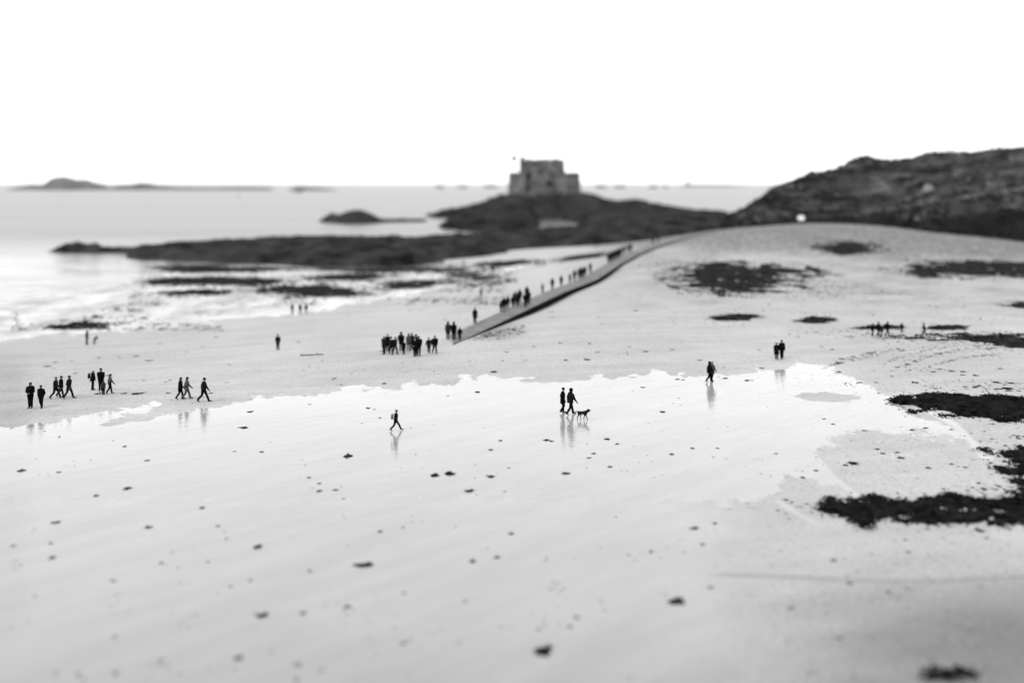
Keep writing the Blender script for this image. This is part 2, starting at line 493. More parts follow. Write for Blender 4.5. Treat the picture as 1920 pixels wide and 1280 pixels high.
# ------------------------------------------------------------------ structure: sea
o = from_py('sea', [(-14000, 95, SEA), (14000, 95, SEA), (14000, 26000, SEA), (-14000, 26000, SEA)], [(0, 1, 2, 3)], M['water'], smooth=False)
tag(o, kind='structure')

# ------------------------------------------------------------------ structure: reefs, islet, hill, islands
def landform(name, outline, hfun, material, step, pad=10, rough=1.0, seed=1, foot=SEA - 2.5, edge=7.0, ragged=0.0):
    """rock mass on a plan outline; hfun gives the crest height above sea inside it"""
    P = np.array(outline)
    x0, y0 = P.min(0) - pad; x1, y1 = P.max(0) + pad
    xs = np.arange(x0, x1 + step[0], step[0]); ys = np.arange(y0, y1 + step[1], step[1])
    X, Y = np.meshgrid(xs, ys)
    X = X + step[0] * 0.5 * (vnoise(X * 3.1, Y * 2.7, 90) - 0.5); Y = Y + step[1] * 0.5 * (vnoise(X * 2.9, Y * 3.3, 91) - 0.5)
    sd = poly_sd(X.ravel(), Y.ravel(), outline).reshape(X.shape)
    sd = sd + edge * 0.55 * fbm(X / 14, Y / 14, seed, 4) + ragged * fbm(X / 22, Y / 9, seed + 6, 4)
    rise = np.where(sd > 0, 1 - np.exp(-sd / edge), sd / edge)
    h = hfun(X, Y)
    Z = SEA + np.where(rise > 0, h * rise, rise * 2.6)
    rid = ridged(X / 11, Y / 8, seed + 3, 5) - 0.55
    Z = Z + rough * rid * 2.0 * np.clip(rise * 1.6 + 0.15, 0, 1)
    Z = Z + rough * 0.5 * fbm(X / 2.2, Y / 2.2, seed + 9, 3) * np.clip(rise * 2 + 0.1, 0, 1)
    Z = np.maximum(Z, foot)
    o = grid_mesh(name, X, Y, Z, material)
    return tag(o, kind='structure')

def px_outline(pts):
    return [at(a, b, c) for a, b, c in pts]

# long flat reef in front of the islet, its left tip running out into the sea
REEF = px_outline([(80,471,-4.3),(150,463,-3.6),(240,465,-3.6),(330,456,-2.8),(420,451,-2.6),(520,447,-2.4),(620,446,-2.4),(760,446,-2.4),(860,441,-2.4),
 (960,433,-2.4),(1060,427,-2.2),(1130,416,-1.8),(1300,407,0.),(1385,406,1.5),(1385,420,2),(1300,432,1.5),(1200,449,-1),(1110,459,-2.2),
 (1040,466,-3.4),(960,473,-4.0),(880,483,-4.3),(830,490,-4.5),(760,497,-4.5),(600,497,-4.5),(480,492,-4.5),(330,490,-4.5),(250,484,-4.5),
 (232,476,-4.5),(150,474,-4.5)])
def reef_h(X, Y):
    b = 960 + F * X / Y
    h = np.interp(b, [80, 110, 165, 230, 300, 420, 620, 900, 1060, 1150, 1300, 1390], [0.8, 2.2, 2.4, 1.6, 2.2, 2.6, 2.9, 2.8, 3.2, 5.5, 7.8, 8.8])
    return h + 0.5 * fbm(X / 30, Y / 20, 21)
landform('reef', REEF, reef_h, M['rock'], (0.8, 1.1), rough=1.25, seed=4, edge=3.5, ragged=6.0)

# the fort's islet
SKY_PX = [780, 815, 850, 890, 915, 935, 952, 1020, 1092, 1112, 1132, 1160, 1190, 1230, 1270, 1310, 1400]
SKY_PY = [410, 402, 397, 389, 379, 371, 368, 367, 366, 368, 377, 381, 378, 387, 395, 399, 407]
YC = 620.0
ISLET = px_outline([(796,404,-4.5),(815,409,-4.5),(850,410,-4.5),(862,414,-4.5),(828,423,-4.5),(826,429,-4.5),(870,433,-4.5),(940,437,-4.5),(1000,432,-4.5),(1012,424,-4.5),
 (998,415,-4.5),(1008,411.5,-4.5),(1052,411,-4.5),(1066,416,-4.5),(1100,421,-4.5),(1200,420,-4.5),(1400,420,-4.5)]) + [(150, 690), (60, 715), (0, 715), (-45, 690)]
def islet_h(X, Y):
    b = 960 + F * X / Y
    zc = CAM_Z - (np.interp(b, SKY_PX, SKY_PY) - HOR) / F * YC - SEA
    t = np.clip((Y - 530) / (YC - 24 - 530), 0, 1.0)
    back = sstep(715, 650, Y)
    low = 4.2 + 1.5 * fbm(X / 18, Y / 14, 31)
    prof = low + (zc - low) * t ** 1.3
    prof = np.where(zc < low + 1, low * (1 - t) + zc * t, prof)
    return np.clip(prof, 0.7, None) * (0.25 + 0.75 * back)
landform('islet', ISLET, islet_h, M['islet'], (0.9, 1.4), rough=2.2, seed=14, edge=3.5, ragged=2.5)

# low skerry left of the islet with a thin tail of rock
SK = px_outline([(596,416,-4.5),(625,411,-4.3),(650,409,-4.3),(690,410,-4.3),(708,413,-4.3),(740,413.5,-4.5),(800,413,-4.5),(800,416,-4.5),(740,417,-4.5),(690,419,-4.5),(640,420,-4.5)])
landform('skerry', SK, lambda X, Y: np.interp(960 + F * X / Y, [596, 608, 622, 632, 640, 655, 672, 684, 700, 715, 810], [1.2, 2.6, 4.6, 3.2, 3.2, 4.8, 5.6, 5.2, 3.4, 1.2, 0.9]),
         M['rock'], (0.6, 1.0), rough=0.6, seed=23, edge=2.0)

def far_island(name, px, py, Y, depth, seed, base=None, mat_=None, step=60):
    """island far out: a ridge with a real plan, skyline given in photo rows"""
    t = (np.linspace(px[0], px[-1], step * 4) - 960) / F
    rows = np.linspace(-1, 1, 15)
    T, V = np.meshgrid(t, rows)
    YY = Y + V * depth
    X = T * Y * (1 + 0 * V)
    top = CAM_Z - (np.interp(960 + T * F, px, py) - HOR) / F * Y - SEA
    Z = SEA - 3 + (top + 3) * np.clip(1 - V * V, 0, 1) ** 0.55 * (1 + 0.12 * fbm(X / 40, YY / 40, seed)) + 2.5 * fbm(X / 22, YY / 22, seed + 2)
    Z = np.where(np.abs(V) > 0.97, SEA - 4, Z)
    return tag(grid_mesh(name, X, YY, Z, mat_ or M['hazed_rock']), kind='structure')
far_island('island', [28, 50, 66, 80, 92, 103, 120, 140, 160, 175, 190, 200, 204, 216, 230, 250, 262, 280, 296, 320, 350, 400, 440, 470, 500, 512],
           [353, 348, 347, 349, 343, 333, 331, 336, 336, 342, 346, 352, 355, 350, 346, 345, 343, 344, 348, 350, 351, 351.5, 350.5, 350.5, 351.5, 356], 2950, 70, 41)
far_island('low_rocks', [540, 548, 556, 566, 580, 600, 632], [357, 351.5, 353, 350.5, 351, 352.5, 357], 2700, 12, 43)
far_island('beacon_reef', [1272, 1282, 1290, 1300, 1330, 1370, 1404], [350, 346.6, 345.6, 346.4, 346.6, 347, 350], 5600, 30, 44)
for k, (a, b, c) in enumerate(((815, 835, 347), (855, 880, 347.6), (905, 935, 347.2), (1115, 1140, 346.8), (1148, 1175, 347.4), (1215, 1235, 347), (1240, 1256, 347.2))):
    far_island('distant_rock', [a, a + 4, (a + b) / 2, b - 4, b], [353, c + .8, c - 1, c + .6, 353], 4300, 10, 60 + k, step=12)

# the headland on the right: a heather-covered hill with a track cut along its lower slope
H_PX = [1360, 1385, 1400, 1420, 1450, 1480, 1500, 1523, 1560, 1580, 1600, 1625, 1650, 1680, 1710, 1730, 1760, 1840, 1870, 1920, 2060, 2250, 2350]
H_PY = [416, 402, 391, 374, 351, 341, 331, 325, 320, 310, 298, 292, 298, 298, 297, 290, 286, 283, 278, 274, 272, 280, 300]
def build_hill():
    b = np.linspace(1352, 2350, 430)
    s = np.concatenate([np.linspace(0, 1, 60)[:-1], np.linspace(1, 2, 90)[:-1], np.linspace(2, 3, 30)])
    B, S = np.meshgrid(b, s)
    wob = 10 * fbm(B / 60, B * 0 + 3, 51, 3)
    yf = np.interp(B, [1352, 1400, 1500, 1600, 1750, 1920, 2100, 2350], [285, 288, 292, 284, 264, 252, 246, 244]) + 0.4 * wob
    zf = np.interp(B, [1352, 1400, 1500, 1600, 1750, 1920, 2350], [1.0, 2.5, 4.2, 3.6, 1.8, 0.0, -0.5])
    yp = yf + np.interp(B, [1352, 1500, 1600, 1920, 2350], [3, 6, 14, 24, 30])
    pp = np.interp(B, [1352, 1450, 1560, 1640, 1700, 1800, 1920, 2100, 2350], [414, 409, 404, 398, 391, 374, 358, 340, 330])
    zp = CAM_Z - (pp - HOR) / F * yp
    yr = np.interp(B, [1352, 1450, 1600, 1760, 1920, 2350], [300, 330, 372, 384, 390, 390])
    zr = CAM_Z - (np.interp(B, H_PX, H_PY) - HOR) / F * yr
    Y = np.where(S <= 1, yf + (yp - yf) * S, np.where(S <= 2, yp + (yr - yp) * (S - 1), yr + 70 * (S - 2)))
    # steep bank, then the track ledge, then a convex slope up to the ridge
    bank = sstep(0, 0.92, S)
    up = np.clip(S - 1, 0, 1)
    Z = np.where(S <= 1, zf + (zp - zf) * bank, np.where(S <= 2, zp + (zr - zp) * (1 - (1 - sstep(0.03, 1.15, up) / sstep(0.03, 1.15, 1.0)) ** 1.0), zr - (zr + 6) * sstep(0, 1, S - 2)))
    X = (B - 960) / F * Y
    ledge = sstep(0.14, 0.0, np.abs(S - 1.01))
    amp = (1 - 0.95 * ledge) * sstep(0.0, 0.25, S) * (1 - 0.55 * sstep(1.75, 2.0, S) * sstep(2.3, 2.0, S))
    Z = Z + amp * sstep(1.0, 1.35, S) * 3.2 * (ridged(X / 46, Y / 26, 50, 3) - 0.55)
    Z = Z + amp * (2.2 * (ridged(X / 16, Y / 12, 52, 4) - 0.5) + 0.9 * fbm(X / 5, Y / 5, 53, 4) + 0.45 * fbm(X / 1.6, Y / 1.6, 54, 2))
    Z = np.where(S < 0.02, zf - 2.0, Z)
    o = grid_mesh('hill', X, Y, Z, M['heath'], None)
    o.data.materials.append(M['crag_foot_shade'])
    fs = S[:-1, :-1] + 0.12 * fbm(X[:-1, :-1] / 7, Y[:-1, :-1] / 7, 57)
    mi = (fs < np.interp(B[:-1, :-1], [1352, 1560, 1700, 2350], [0.4, 0.55, 0.5, 0.5])).astype(np.int32)  # foot of the bank: its shadow is painted in with near-black rock
    mi = np.where((np.abs(fs - 1.0) < 0.10) & (B[:-1, :-1] > 1545), 2, mi)      # grassy shoulder of the track
    crag = ridged(X[:-1, :-1] / 13, Y[:-1, :-1] / 9, 59, 4) + 0.25 * fbm(X[:-1, :-1] / 4, Y[:-1, :-1] / 4, 60, 3)
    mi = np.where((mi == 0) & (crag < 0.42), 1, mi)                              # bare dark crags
    mi = np.where((mi == 0) & (crag > 0.80), 2, mi)                              # paler grass
    o.data.materials.append(M['dull_turf'])
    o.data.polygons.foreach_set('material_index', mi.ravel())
    o.data.update()
    tag(o, kind='structure')
    return X, Y, Z, S, B
HX, HY, HZ, HS, HB = build_hill()

# ------------------------------------------------------------------ causeway
# (left row, right row at a bearing are joined by) centre line points in plan with deck height
DK = [at(868, 628, -0.05), at(960, 585, 0.42), at(1040, 548, 0.9), at(1105, 517, 1.3), at(1150, 490, 1.75), at(1185, 468, 2.3), at(1225, 454, 2.9), at(1275, 443, 3.5), at(1330, 434, 4.1), at(1400, 426.5, 4.7)]
DZ = [-0.05, 0.42, 0.9, 1.3, 1.75, 2.3, 2.9, 3.5, 4.1, 4.7]
_dx = np.array([p[0] for p in DK]); _dy = np.array([p[1] for p in DK]); _dz = np.array(DZ)
for _i in range(3, len(_dz)):      # the upper causeway sinks into the sand
    _dz[_i] = min(_dz[_i], float(ground(_dx[_i] + 1.9, _dy[_i] - .6)[0]) + (0.55, 0.38, 0.26, 0.18, 0.12, 0.08, 0.05)[_i - 3])
def deck_at(Y):
    return np.interp(Y, _dy, _dx), np.interp(Y, _dy, _dz)
def build_causeway():
    root = empty('causeway', (float(_dx[0]), float(_dy[0]), 0))
    tag(root, kind='structure')
    inv = Matrix.Translation(-root.location)
    ts = np.linspace(_dy[0] - 3, _dy[-1], 150)
    cx = np.interp(ts, _dy, _dx); cx[ts < _dy[0]] = _dx[0] - (_dy[0] - ts[ts < _dy[0]]) * (_dx[1] - _dx[0]) / (_dy[1] - _dy[0])
    k = np.ones(9) / 9
    cxs = np.convolve(np.pad(cx, 4, 'edge'), k, 'valid'); cxs[:6] = cx[:6]; cxs[-6:] = cx[-6:]
    cz = np.interp(ts, _dy, _dz)
    tx = np.gradient(cxs, ts); ln = np.hypot(tx, 1)
    nx, ny = 1 / ln, -tx / ln            # to the right of the walking direction
    W = 1.5
    def strip(name, prof, material):
        v = []; f = []
        n = len(prof)
        for i in range(len(ts)):
            for (o_, dz, down) in prof:
                sk = -o_ / W * 3.2 * max(0, 1 - i / 12)      # the ramp ends on a slant
                x = cxs[i] + nx[i] * o_ - ny[i] * sk; y = ts[i] + ny[i] * o_ + nx[i] * sk
                z = cz[i] + dz if not down else float(min(ground(x, y)[0] - 0.6, cz[i] - 0.3))
                z += 0.03 * (float(_hash(np.array(i), np.array(int(o_ * 10)), 5)) - 0.5)
                v.append((x - root.location.x, y - root.location.y, z))
        for i in range(len(ts) - 1):
            for j in range(n - 1):
                a = i * n + j
                f.append((a, a + 1, a + n + 1, a + n))
        f.append(tuple(range(n))); f.append(tuple(range((len(ts) - 1) * n, len(ts) * n)))
        return from_py(name, v, f, material, root, False)
    strip('deck', [(-W, 0, 1), (-W, 0, 0), (-1.2, 0.04, 0), (0, 0.05, 0), (1.2, 0.04, 0), (W - .16, 0, 0)], M['deck'])
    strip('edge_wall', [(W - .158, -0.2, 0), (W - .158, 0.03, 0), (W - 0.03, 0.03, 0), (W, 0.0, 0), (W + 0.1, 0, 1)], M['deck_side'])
build_causeway()

# ------------------------------------------------------------------ fort on the islet
def prism(bm, lo, hi, z0, z1):
    a = [bm.verts.new((x, y, z0)) for x, y in lo]; b = [bm.verts.new((x, y, z1)) for x, y in hi]
    n = len(a)
    bm.faces.new(a[::-1]); bm.faces.new(b)
    for i in range(n):
        bm.faces.new((a[i], a[(i + 1) % n], b[(i + 1) % n], b[i]))

def box(bm, x0, x1, y0, y1, z0, z1):
    prism(bm, [(x0, y0), (x1, y0), (x1, y1), (x0, y1)], [(x0, y0), (x1, y0), (x1, y1), (x0, y1)], z0, z1)

def bm_obj(name, bm, material, parent=None, smooth=False):
    bmesh.ops.recalc_face_normals(bm, faces=bm.faces[:])
    me = bpy.data.meshes.new(name); bm.to_mesh(me); bm.free()
    return link_mesh(name, me, material, parent, smooth)

def build_fort():
    YF = 612.0; k = YF / F
    ox = (1018 - 960) * k
    root = empty('fort', (ox, YF, 8.0))
    tag(root, 'square grey stone sea fort with bastions crowning the rocky islet', 'fort')
    def X(px): return (px - 1018) * k
    def Zr(py): return CAM_Z - (py - HOR) * k - 8.0
    def scale(poly, s, cx=0, cy=0): return [((x - cx) * s + cx, (y - cy) * s + cy) for x, y in poly]
    # keep
    bm = bmesh.new()
    lo = [(X(973.5), 4), (X(1060.5), 4), (X(1060.5), 24), (X(973.5), 24)]
    hi = scale(lo, 0.975, 0, 14)
    prism(bm, lo, hi, Zr(372), Zr(304))
    kp = bm_obj('keep_wall', bm, M['granite'], root)
    bm = bmesh.new()
    cor = scale(lo, 0.995, 0, 14)
    prism(bm, cor, cor, Zr(304) + .003, Zr(302))
    bm_obj('string_course', bm, M['granite'], kp)
    # parapet with merlons and chamfered right end
    bm = bmesh.new()
    par = scale(lo, 0.97, 0, 14)
    x0, y0 = par[0]; x1, y1 = par[2]
    box(bm, x0, x1, y0, y0 + 1.2, Zr(302) + .003, Zr(299.5))
    box(bm, x0, x0 + 1.2, y0 + 1.203, y1, Zr(302) + .003, Zr(299.5)); box(bm, x1 - 1.2, x1, y0 + 1.203, y1, Zr(302) + .003, Zr(299.5))
    bm_obj('parapet', bm, M['granite'], root)
    w = (x1 - x0 - 1.6) / 7
    for i in range(7):
        bm = bmesh.new()
        a = x0 + 0.3 + i * w
        top = Zr(297) - (0.6, 0.0, 0.5, 0.1, 0.0, 0.7, 0.3)[i]
        prism(bm, [(a, y0 + .02), (a + w * .78, y0 + .02), (a + w * .78, y0 + 1.15), (a, y0 + 1.15)],
              [(a + .05, y0 + .06), (a + w * .76, y0 + .06), (a + w * .76, y0 + 1.1), (a + .05, y0 + 1.1)], Zr(299.5) + .003, top)
        bm_obj('merlon', bm, M['granite'], root)
    # lookout turret and chimney stack on the keep
    bm = bmesh.new(); bmesh.ops.create_cone(bm, cap_ends=True, segments=12, radius1=1.5, radius2=1.3, depth=4.6, matrix=Matrix.Translation((x0 + 1.4, y0 + 2.6, Zr(299))))
    bm_obj('turret', bm, M['granite'], root)
    bm = bmesh.new(); box(bm, x1 - 6.5, x1 - 4.6, y1 - 6, y1 - 4.6, Zr(303), Zr(294.5)); bm_obj('chimney', bm, M['granite'], root)
    # low roof behind the parapet
    bm = bmesh.new()
    prism(bm, [(x0 + 1.5, y0 + 2), (x1 - 1.5, y0 + 2), (x1 - 1.5, y1 - 1), (x0 + 1.5, y1 - 1)],
          [(x0 + 4, y0 + 7), (x1 - 4, y0 + 7), (x1 - 4, y1 - 6), (x0 + 4, y1 - 6)], Zr(303), Zr(298.4))
    bm_obj('roof', bm, M['granite_dark'], root)
    # bastions
    def bastion(poly, zt):
        cx = sum(p[0] for p in poly) / len(poly); cy = sum(p[1] for p in poly) / len(poly)
        bm = bmesh.new(); prism(bm, poly, scale(poly, 0.9, cx, cy + 1), Zr(376), zt)
        b = bm_obj('bastion', bm, M['granite'], root)
        bm = bmesh.new(); q = scale(poly, 0.94, cx, cy + 1); prism(bm, q, q, zt + .003, zt + .5)
        bm_obj('coping', bm, M['granite'], b)
        bm = bmesh.new()
        n = len(poly); tp = scale(poly, 0.9, cx, cy + 1)
        for i in range(n):
            (ax, ay), (bx_, by_) = tp[i], tp[(i + 1) % n]
            for s0 in (0.08, 0.42, 0.76):
                s1 = s0 + 0.2
                p0 = (ax + (bx_ - ax) * s0, ay + (by_ - ay) * s0); p1 = (ax + (bx_ - ax) * s1, ay + (by_ - ay) * s1)
                qx, qy = (cx - (p0[0] + p1[0]) / 2) * 0.12, (cy - (p0[1] + p1[1]) / 2) * 0.12
                pl = [p0, p1, (p1[0] + qx, p1[1] + qy), (p0[0] + qx, p0[1] + qy)]
                prism(bm, pl, pl, zt + .503, zt + 1.0)
        bm_obj('battlement', bm, M['granite'], b)
    bastion([(X(952), -1), (X(985), -3), (X(990), 6), (X(975), 16), (X(954), 12)], Zr(326))
    bastion([(X(1038), 3), (X(1062), -6), (X(1091), 5), (X(1089), 20), (X(1060), 22), (X(1040), 10)], Zr(326))
    # gate wall between them, with an arched gateway
    bm = bmesh.new()
    box(bm, X(988), X(1040), 1.2, 3.95, Zr(376), Zr(340))
    gw = bm_obj('gate_wall', bm, M['granite'], root)
    bm = bmesh.new()
    pts = [(X(1024), Zr(350)), (X(1037), Zr(350))] + [(X(1030.5) + (X(1037) - X(1030.5)) * math.cos(a), Zr(343) + 1.3 * math.sin(a)) for a in np.linspace(0, math.pi, 9)]
    vs_ = [bm.verts.new((x, 1.05, z)) for x, z in pts]; vb = [bm.verts.new((x, 2.0, z)) for x, z in pts]
    bm.faces.new(vs_); bm.faces.new(vb[::-1])
    for i in range(len(pts)): bm.faces.new((vs_[i], vs_[(i + 1) % len(pts)], vb[(i + 1) % len(pts)], vb[i]))
    bm_obj('gateway', bm, M['void'], root)
    # pilaster shadow joint and narrow windows on the keep
    for (px, py, ww, hh) in ((993, 330, 2.4, 3.6), (1050, 316, .7, 1.1), (985, 313, .7, 1.1), (1036, 313, .7, 1.1), (1000, 311, .6, 1.0), (1026, 311, .6, 1.0)):
        yf = 4 + 0.25 * (372 - py) / 68 - .1
        bm = bmesh.new(); x = X(px); z = Zr(py)
        for a in ((x - ww / 2 - .18, x - ww / 2, z - hh / 2, z + hh / 2), (x + ww / 2, x + ww / 2 + .18, z - hh / 2, z + hh / 2),
                  (x - ww / 2 - .18, x + ww / 2 + .18, z + hh / 2 + .002, z + hh / 2 + .25), (x - ww / 2 - .25, x + ww / 2 + .25, z - hh / 2 - .22, z - hh / 2 - .002)):
            box(bm, a[0], a[1], yf - .15, yf + .4, a[2], a[3])
        f = bm_obj('window', bm, M['granite'], root)
        bm = bmesh.new(); box(bm, x - ww / 2 + .002, x + ww / 2 - .002, yf + .02, yf + .3, z - hh / 2 + .002, z + hh / 2 - .002)
        bm_obj('opening', bm, M['void'], f)
    # big round window above the gate
    def ring(r0, r1, y0, y1, n=28):
        bm = bmesh.new(); cx, cz = X(1014), Zr(323)
        L = [[bm.verts.new((cx + r * math.cos(2 * math.pi * i / n), y, cz + r * math.sin(2 * math.pi * i / n))) for i in range(n)] for r, y in ((r1, y1), (r1, y0), (r0, y0), (r0, y1))]
        for j in range(3):
            for i in range(n):
                bm.faces.new((L[j][i], L[j][(i + 1) % n], L[j + 1][(i + 1) % n], L[j + 1][i]))
        return bm
    rw = bm_obj('round_window', ring(1.35, 2.15, 3.75, 4.6), M['turf'], root)
    bm = bmesh.new(); cx, cz = X(1014), Zr(323); n = 20
    a = [bm.verts.new((cx + 1.36 * math.cos(2 * math.pi * i / n), 4.02, cz + 1.36 * math.sin(2 * math.pi * i / n))) for i in range(n)]
    b = [bm.verts.new((v.co.x, 4.5, v.co.z)) for v in a]
    bm.faces.new(a); bm.faces.new(b[::-1])
    for i in range(n): bm.faces.new((a[i], a[(i + 1) % n], b[(i + 1) % n], b[i]))
    bm_obj('opening', bm, M['void'], rw)
    # ramp of pale turf climbing to the gate
    v = []; f = []
    path = [(1030, 353, 0.6, 4.0), (1020, 355, -2.5, 5.0), (1008, 358, -5, 4.5), (997, 362, -8, 3.0), (988, 367, -11, 1.6), (980, 372, -14, 0.6)]
    for i, (px, py, y, w_) in enumerate(path):
        kk = (YF + y) / F
        x = (px - 960) * kk - ox; z = CAM_Z - (py - HOR) * kk - 8.0
        for s, dz in ((-1.3, -12), (-1, 0), (-.4, .25), (.4, .25), (1, 0), (1.3, -12)):
            v.append((x + s * w_ * 0.8, y - 0.6 * s, z + dz))
    for i in range(len(path) - 1):
        for j in range(5):
            a_ = i * 6 + j; f.append((a_, a_ + 1, a_ + 7, a_ + 6))
    f.append(tuple(range((len(path) - 1) * 6, len(path) * 6)))
    from_py('turf_ramp', v, f, M['dull_turf'], root)
    # flagpole with a small flag, beside the keep on the left
    fp = empty('flagpole', (ox + X(969), YF + 4, 8.0 + Zr(327)))
    tag(fp, 'thin flagpole with a small flag at the left corner of the fort', 'flagpole')
    bm = bmesh.new(); bmesh.ops.create_cone(bm, cap_ends=True, segments=8, radius1=.2, radius2=.12, depth=11.8, matrix=Matrix.Translation((0, 0, 5.9)))
    bm_obj('pole', bm, M['metal'], fp, True)
    v = []; f = []
    for i in range(9):
        for j in range(6):
            v.append((-0.1 - i * .42, .3 * math.sin(i * .95 + j * .25), 11.6 - j * .6 - i * .05))
    for i in range(8):
        for j in range(5):
            a_ = i * 6 + j; f.append((a_, a_ + 1, a_ + 7, a_ + 6))
    fl = from_py('flag', v, f, M['c2'], fp)
    sol = fl.modifiers.new('thickness', 'SOLIDIFY'); sol.thickness = 0.03
build_fort()

# ------------------------------------------------------------------ small setting things on hill and sea
def hill_point(px, py):
    """first point of the hill on a sight line"""
    bx = 960 + F * HX / HY; by = HOR + F * (CAM_Z - HZ) / HY
    d = (bx - px) ** 2 + (by - py) ** 2
    d = np.where(HS > 2.02, 1e9, d)
    k = np.unravel_index(np.argmin(d + HY * 0.02), d.shape)
    return Vector((HX[k], HY[k], HZ[k]))

def lump(name, w, d, h, seed, material, n=14):
    v = []; f = []
    for i in range(n + 1):
        for j in range(n + 1):
            x = (i / n * 2 - 1); y = (j / n * 2 - 1)
            r = min(1, math.hypot(x, y))
            z = h * (1 - r ** 2.2) * (0.75 + 0.5 * float(fbm(np.array(x * 2.2), np.array(y * 2.2), seed)))
            q = 1 + 0.18 * float(fbm(np.array(x * 3), np.array(y * 3), seed + 5))
            v.append((x * w * q, y * d * q, z - (0.35 * h if r >= 1 else 0.05 * h)))
    for i in range(n):
        for j in range(n):
            a = i * (n + 1) + j
            f.append((a, a + n + 1, a + n + 2, a + 1))
    return from_py(name, v, f, material, smooth=False)

p = hill_point(1740, 357)
o = lump('boulder', 2.3, 1.8, 3.2, 5, M['pale_stone']); o.location = p - Vector((0, 0.4, 0.6))
tag(o, 'pale boulder standing out on the dark hillside', 'rock')
p = hill_point(1523, 326)
o = lump('skyline_rock', 1.2, 1.2, 2.6, 8, M['islet']); o.location = p - Vector((0, 0, .5))
tag(o, 'small dark knob of rock on the left skyline of the hill', 'rock')

# white notice board where the beach meets the hill
p = Vector(((1502 - 960) / F * 283, 283, float(ground((1502 - 960) / F * 283, 283)[0])))
nb = empty('notice_board', p)
tag(nb, 'small white board on two posts at the foot of the hill', 'sign')
bm = bmesh.new(); box(bm, -.9, .9, -.05, .05, 1.0, 2.3); bmesh.ops.bevel(bm, geom=bm.edges[:], offset=.02, segments=1)
bm_obj('panel', bm, M['white'], nb)
for sx in (-.8, .8):
    bm = bmesh.new(); bmesh.ops.create_cone(bm, cap_ends=True, segments=8, radius1=.05, radius2=.05, depth=2.8, matrix=Matrix.Translation((sx, .11, .85)))
    bm_obj('post', bm, M['metal'], nb, True)

# sailing boat, buoys, beacon tower far out
def hull(L, W_, H):
    v = []; f = []; n = 11
    for i in range(n):
        t = i / (n - 1) * 2 - 1
        w = W_ * (1 - abs(t) ** 2.6) ** .7 * (1 if t > 0 else .9) + .02
        for (s, z) in ((-1, H * (1 + .12 * t * t)), (-.8, H * .3), (0, -.4 * H), (.8, H * .3), (1, H * (1 + .12 * t * t))):
            v.append((t * L / 2, s * w, z))
    for i in range(n - 1):
        for j in range(4):
            a = i * 5 + j; f.append((a, a + 1, a + 6, a + 5))
        f.append((i * 5, i * 5 + 5, i * 5 + 9, i * 5 + 4))
    return v, f
bt = empty('boat', ((560 - 960) / F * 2300, 2300, SEA), R(18))
tag(bt, 'dark small boat with a mast on the horizon right of the long island', 'boat')
v, f = hull(19, 3.4, 4.2); from_py('hull', v, f, M['hull'], bt)
bm = bmesh.new(); box(bm, -3.5, 1.5, -1.5, 1.5, 3.0, 6.2); bm_obj('wheelhouse', bm, M['hull'], bt)
for mx_, hh in ((2.6, 23), (-5.2, 15)):
    bm = bmesh.new(); bmesh.ops.create_cone(bm, cap_ends=True, segments=8, radius1=.6, radius2=.35, depth=hh, matrix=Matrix.Translation((mx_, 0, hh / 2 + 2)))
    bm_obj('mast', bm, M['hull'], bt, True)
v = [(-4.8, 0, 5), (-4.8, 0.1, 14), (2.0, .6, 7), (2.2, .2, 5)]
sl = from_py('sail', v, [(0, 1, 2, 3)], M['c4'], bt); sl.modifiers.new('thickness', 'SOLIDIFY').thickness = .08

def buoy(px, py, label, s=1.0):
    x, y = at(px, py, SEA)
    b = empty('buoy', (x, y, SEA)); tag(b, label, 'buoy', 'buoys moored off the beach')
    bm = bmesh.new(); bmesh.ops.create_cone(bm, cap_ends=True, segments=14, radius1=1.2 * s, radius2=.9 * s, depth=1.6 * s, matrix=Matrix.Translation((0, 0, .5 * s)))
    bm_obj('float', bm, M['c3'], b)
    bm = bmesh.new(); bmesh.ops.create_cone(bm, cap_ends=True, segments=10, radius1=.5 * s, radius2=.08 * s, depth=2.4 * s, matrix=Matrix.Translation((0, 0, 2.4 * s)))
    bm_obj('topmark', bm, M['c3'], b)
buoy(447, 370, 'small buoy floating below the right end of the long island', 1.1)
buoy(829, 360, 'small buoy floating left of the fort near the horizon', 1.3)

bc = empty('beacon_tower', ((1290 - 960) / F * 5600, 5600, SEA + 4))
tag(bc, 'slim lighthouse tower on a low reef at the right horizon', 'lighthouse')
bm = bmesh.new()
for r0, r1, z0, z1 in ((12, 11.4, 0, 10), (7.0, 5.0, 10, 50), (6.2, 6.2, 50, 51.5)):
    bmesh.ops.create_cone(bm, cap_ends=True, segments=16, radius1=r0, radius2=r1, depth=z1 - z0, matrix=Matrix.Translation((0, 0, (z0 + z1) / 2)))
bm_obj('tower', bm, M['hazed_rock'], bc)
bm = bmesh.new()
bmesh.ops.create_cone(bm, cap_ends=True, segments=12, radius1=3.6, radius2=3.6, depth=6, matrix=Matrix.Translation((0, 0, 54.502)))
bmesh.ops.create_cone(bm, cap_ends=True, segments=12, radius1=4.4, radius2=.3, depth=5, matrix=Matrix.Translation((0, 0, 60.1)))
bm_obj('lantern', bm, M['hazed_rock'], bc)

